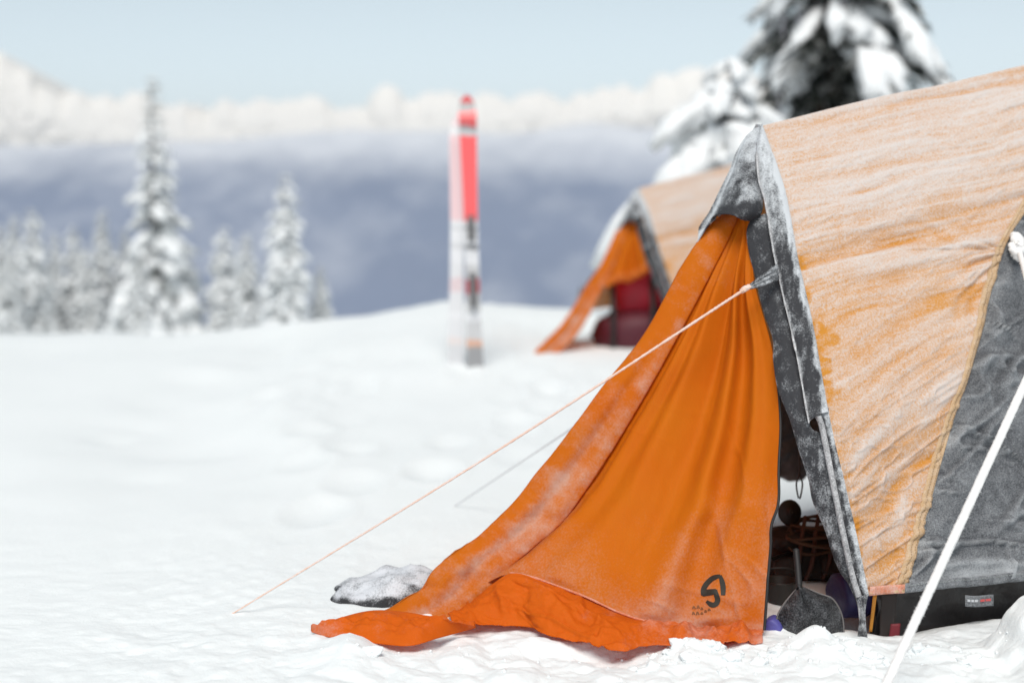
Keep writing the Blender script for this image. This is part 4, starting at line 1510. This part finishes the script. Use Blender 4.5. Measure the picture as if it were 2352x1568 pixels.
# ------------------------------------------------------------------ trees
def leaf_mat(name, base, rime):
    m, n, l, out = new_mat(name)
    tc = N(n, 'ShaderNodeTexCoord')
    n1 = N(n, 'ShaderNodeTexNoise', Scale=7.0, Detail=4.0)
    l.new(tc.outputs['Object'], n1.inputs['Vector'])
    mr = N(n, 'ShaderNodeMapRange', _clamp=True)
    mr.inputs['From Min'].default_value = 0.62 - rime
    mr.inputs['From Max'].default_value = 0.85 - rime * .6
    l.new(n1.outputs[0], mr.inputs['Value'])
    c = mixc(n, l, mr.outputs[0], base, (0.76, 0.78, 0.77))
    pr = N(n, 'ShaderNodeBsdfPrincipled', Roughness=0.8)
    l.new(c, pr.inputs['Base Color'])
    l.new(pr.outputs[0], out.inputs['Surface'])
    return m


M['needles'] = leaf_mat('rimed_needles', (0.060, 0.070, 0.045), .30)
M['dark_needles'] = leaf_mat('dark_needles', (0.026, 0.032, 0.026), .12)
M['bark'] = plain('bark', (0.10, 0.065, 0.045), 0.9, .4, 12, bump=.02)
M['ice'] = plain('icicle_ice', (0.62, 0.60, 0.66), 0.25)


def conifer_meshes(h, r, seed, whorls, per, twigs, snowy, expo=1.15, droop=.55, lo=.04, blobbase=ICO1, leafw=1.0, bsz=1.0, extra=0, tipw=.03, long=1.0):
    g = np.random.default_rng(seed)
    nd, sn_ = Soup(), Soup()
    tips = []
    for wi in range(whorls):
        zf = lo + (1 - lo) * (wi + g.uniform(-.3, .3)) / whorls
        zf = min(max(zf, .02), .985)
        z = zf * h
        ln0 = r * (1 - zf) ** expo + tipw * h
        k = max(3, int(per * (0.55 + .45 * (1 - zf))))
        a0 = g.uniform(0, 6.28)
        for j in range(k):
            a = a0 + 6.283 * j / k + g.normal() * .18
            ln = ln0 * g.uniform(.65, 1.18)
            d = np.array((math.cos(a), math.sin(a), 0))
            sd = np.array((-d[1], d[0], 0))
            dr = droop * g.uniform(.6, 1.3)
            pos = lambda t: np.array((0, 0, z)) + d * ln * t + np.array((0, 0, 1)) * ln * (.22 * t - dr * t * t)
            # needle sprays: short drooping leaf-like faces on both sides
            for q_ in range(twigs):
                t = (q_ + g.random()) / twigs
                p_ = pos(.1 + .9 * t)
                s_ = 1 if q_ % 2 else -1
                tl = ln * (.34 - .2 * t) * g.uniform(.7, 1.3) + .015 * h * .3
                e_ = p_ + sd * s_ * tl * .8 + d * tl * .55 + np.array((0, 0, -tl * g.uniform(.25, .9)))
                wv_ = d * tl * .22 * leafw
                mid_ = (p_ + e_) / 2 + np.array((0, 0, tl * .06))
                nd.add([p_ - wv_ * .5, p_ + wv_ * .5, mid_ + wv_, mid_ - wv_, e_], [(0, 1, 2), (0, 2, 3), (3, 2, 4)])
            p0, p1 = pos(0), pos(1)
            nd.add([p0 + sd * .02 * ln, p0 - sd * .02 * ln, pos(.6) + sd * .03 * ln, pos(.6) - sd * .03 * ln, p1], [(0, 1, 2), (1, 3, 2), (2, 3, 4)])
            tips.append((p1, pos(.6), a))
            if g.random() < snowy + .3 * (zf > .65):
                nb = (2 if ln > .05 * h else 1) + extra
                for b in range(nb):
                    t = (.45 + .4 * b / max(1, nb - 1) if nb > 1 else .55) + g.uniform(-.08, .08)
                    c_ = pos(t) + np.array((0, 0, ln * .03))
                    tl_ = math.atan2(.22 - 2 * dr * t, 1)
                    ca, sa, ct, st_ = math.cos(a), math.sin(a), math.cos(tl_), math.sin(tl_)
                    Rm = np.array(((ca * ct, -sa, -ca * st_), (sa * ct, ca, -sa * st_), (st_, 0, ct)))
                    sz = ln * g.uniform(.7, 1.2) * bsz
                    sn_.blob(c_, (sz * .36 * long, sz * .27, sz * .16), .45, int(g.integers(1e4)), blobbase, Rm, 2.2)
    return nd, sn_, tips


def trunk_mesh(h, r0, seed, n=9):
    zs = np.linspace(-.3, h * .97, 14)
    t = np.linspace(0, 1, 14)
    path = np.stack([.012 * h * noise(t * 3, 0.3, seed=seed), .012 * h * noise(t * 3, 7.3, seed=seed), zs], 1)
    return tube_pts(path, r0 * (1 - t) ** .9 + .006, n)


VAR = []
for k, (expo, droop, per) in enumerate(((1.35, .6, 9), (.8, .75, 8), (.72, .75, 8))):
    nd, sn_, _ = conifer_meshes(7.0, (1.0, .80, .85)[k], 300 + k, (36, 34, 28)[k], per, 12, (.75, .92, .95)[k], expo, droop)
    tk_ = trunk_mesh(7.0, .11, 310 + k)
    VAR.append((nd, sn_, tk_))

VME = []


def make_tree(k, base, h, label, rz, wid=1.0, group='snow-laden trees at the edge of the rise'):
    root = empty('snowy_conifer', base, rz)
    root.scale = (h / 7 * wid * 1.45, h / 7 * wid * 1.45, h / 7)
    tag(root, label, 'tree', group)
    while len(VME) <= k:
        VME.append(None)
    if VME[k] is None:
        nd, sn_, tk_ = VAR[k]
        a = nd.build('crown', M['needles'], root, False)
        b = sn_.build('snow_load', M['tree_snow'], root)
        b['kind'] = 'stuff'
        a['kind'] = 'stuff'
        c = grid_obj('trunk', tk_, M['bark'], root, IDENT, None, True)
        VME[k] = (a, b, c)
    else:
        for o_ in VME[k]:
            q_ = o_.copy()
            C.objects.link(q_)
            q_.parent = root
    return root


TREES = [(0, 365, 165, 800, 36, .72, 'tallest snow-laden spire tree, standing out above the others at left'),
         (2, 660, 392, 768, 33, .8, 'snow-covered conifer standing alone right of the tall spire tree'),
         (1, 738, 605, 775, 34, .9, 'small snowy conifer at the right end of the tree row'),
         (1, 570, 530, 780, 35, .9, 'snowy conifer next to the left of the lone conifer'),
         (2, 518, 515, 785, 36, 1.0, 'snowy conifer touching the right side of the tall spire tree'),
         (1, 294, 520, 800, 40, .8, 'slim grey rimed conifer just left of the tall spire tree'),
         (1, 243, 475, 800, 40, .8, 'slim rimed conifer, second to the left of the tall spire tree'),
         (2, 178, 512, 800, 38, .85, 'rimed conifer third to the left of the tall spire tree'),
         (1, 132, 528, 800, 40, .8, 'lower slim rimed conifer between two taller ones at left'),
         (2, 82, 472, 800, 36, .85, 'bushy rimed conifer with bare trunk showing at its foot, far left'),
         (1, 42, 488, 800, 37, .8, 'rimed conifer leaning on the bushy one at far left'),
         (1, 4, 508, 800, 38, .9, 'snowy conifer cut off by the left edge of the picture'),
         (2, 205, 560, 800, 37, .95, 'low rimed conifer in the gap between the slim ones at left'),
         (2, 325, 585, 800, 35, .95, 'low white conifer at the left foot of the tall spire tree'),
         (1, 22, 570, 800, 35, 1.0, 'low white conifer in front of the leftmost trees'),
         (2, 610, 640, 790, 34, .9, 'lowest snowy conifer between the lone conifer and its left neighbour'),
         (2, 430, 560, 800, 39, .9, 'low snowy conifer filling the foot of the tall spire tree')]
for i, (k, u, tv, bv, Y, wd, lab_) in enumerate(TREES):
    b_ = P(u, bv, Y)
    t_ = P(u, tv, Y)
    b_[2] = float(gh(b_[0], b_[1])) - .1
    make_tree(k, b_, t_[2] - b_[2], lab_, 1.7 * i + .3, wd)

# squat tree smothered in snow, beside the big one
qb = P(1672, 600, 11.2)
qb[2] = float(gh(qb[0], qb[1])) - .1
squat = empty('snowy_conifer', qb)
tag(squat, 'squat tree buried in snow, left of the dark conifer above the far tent', 'tree')
nd, sn_, _ = conifer_meshes(2.15, 1.0, 451, 12, 9, 26, 1.0, .62, .75, .12, ICO2, .6, 1.15, 0)
nd.build('crown', M['dark_needles'], squat, False)['kind'] = 'stuff'
for v_, f_ in zip(sn_.v, sn_.f):
    mesh_obj('snow_clump', v_, f_ - f_.min(), M['tree_snow'], squat)
grid_obj('trunk', trunk_mesh(2.1, .06, 452, 10), M['bark'], squat, IDENT, None, True)

# big dark conifer behind the tents
bx_ = P(1905, 450, 13.0)
bz = float(gh(bx_[0], 13.0))
big = empty('dark_conifer', (bx_[0], 13.0, bz - .1))
tag(big, 'large dark conifer with hanging snow clumps and icicles behind the near tent', 'tree')
nd, sn_, tips = conifer_meshes(6.4, 1.30, 401, 30, 9, 60, .70, .9, .95, .10, ICO2, .6, .55, 0, .01, 1.7)
nd.build('crown', M['dark_needles'], big, False)
for v_, f_ in zip(sn_.v, sn_.f):
    mesh_obj('snow_clump', v_, f_ - f_.min(), M['tree_snow'], big)
grid_obj('trunk', trunk_mesh(6.4, .14, 402, 14), M['bark'], big, IDENT, None, True)
g4 = np.random.default_rng(44)
cnt = 0
for p1, p6, a in tips:
    if 1.2 < p6[2] < 3.2 and math.sin(a) < -.1 and g4.random() < .5 and cnt < 34:
        q_ = p6 + (p1 - p6) * g4.uniform(-.3, .9)
        ln = g4.uniform(.12, .38)
        tube('icicle', [q_ + np.array((0, 0, .02)), q_ - np.array((0, 0, ln * .5)), q_ - np.array((0, 0, ln))], [.016, .011, .001], M['ice'], big, IDENT, 6)
        cnt += 1
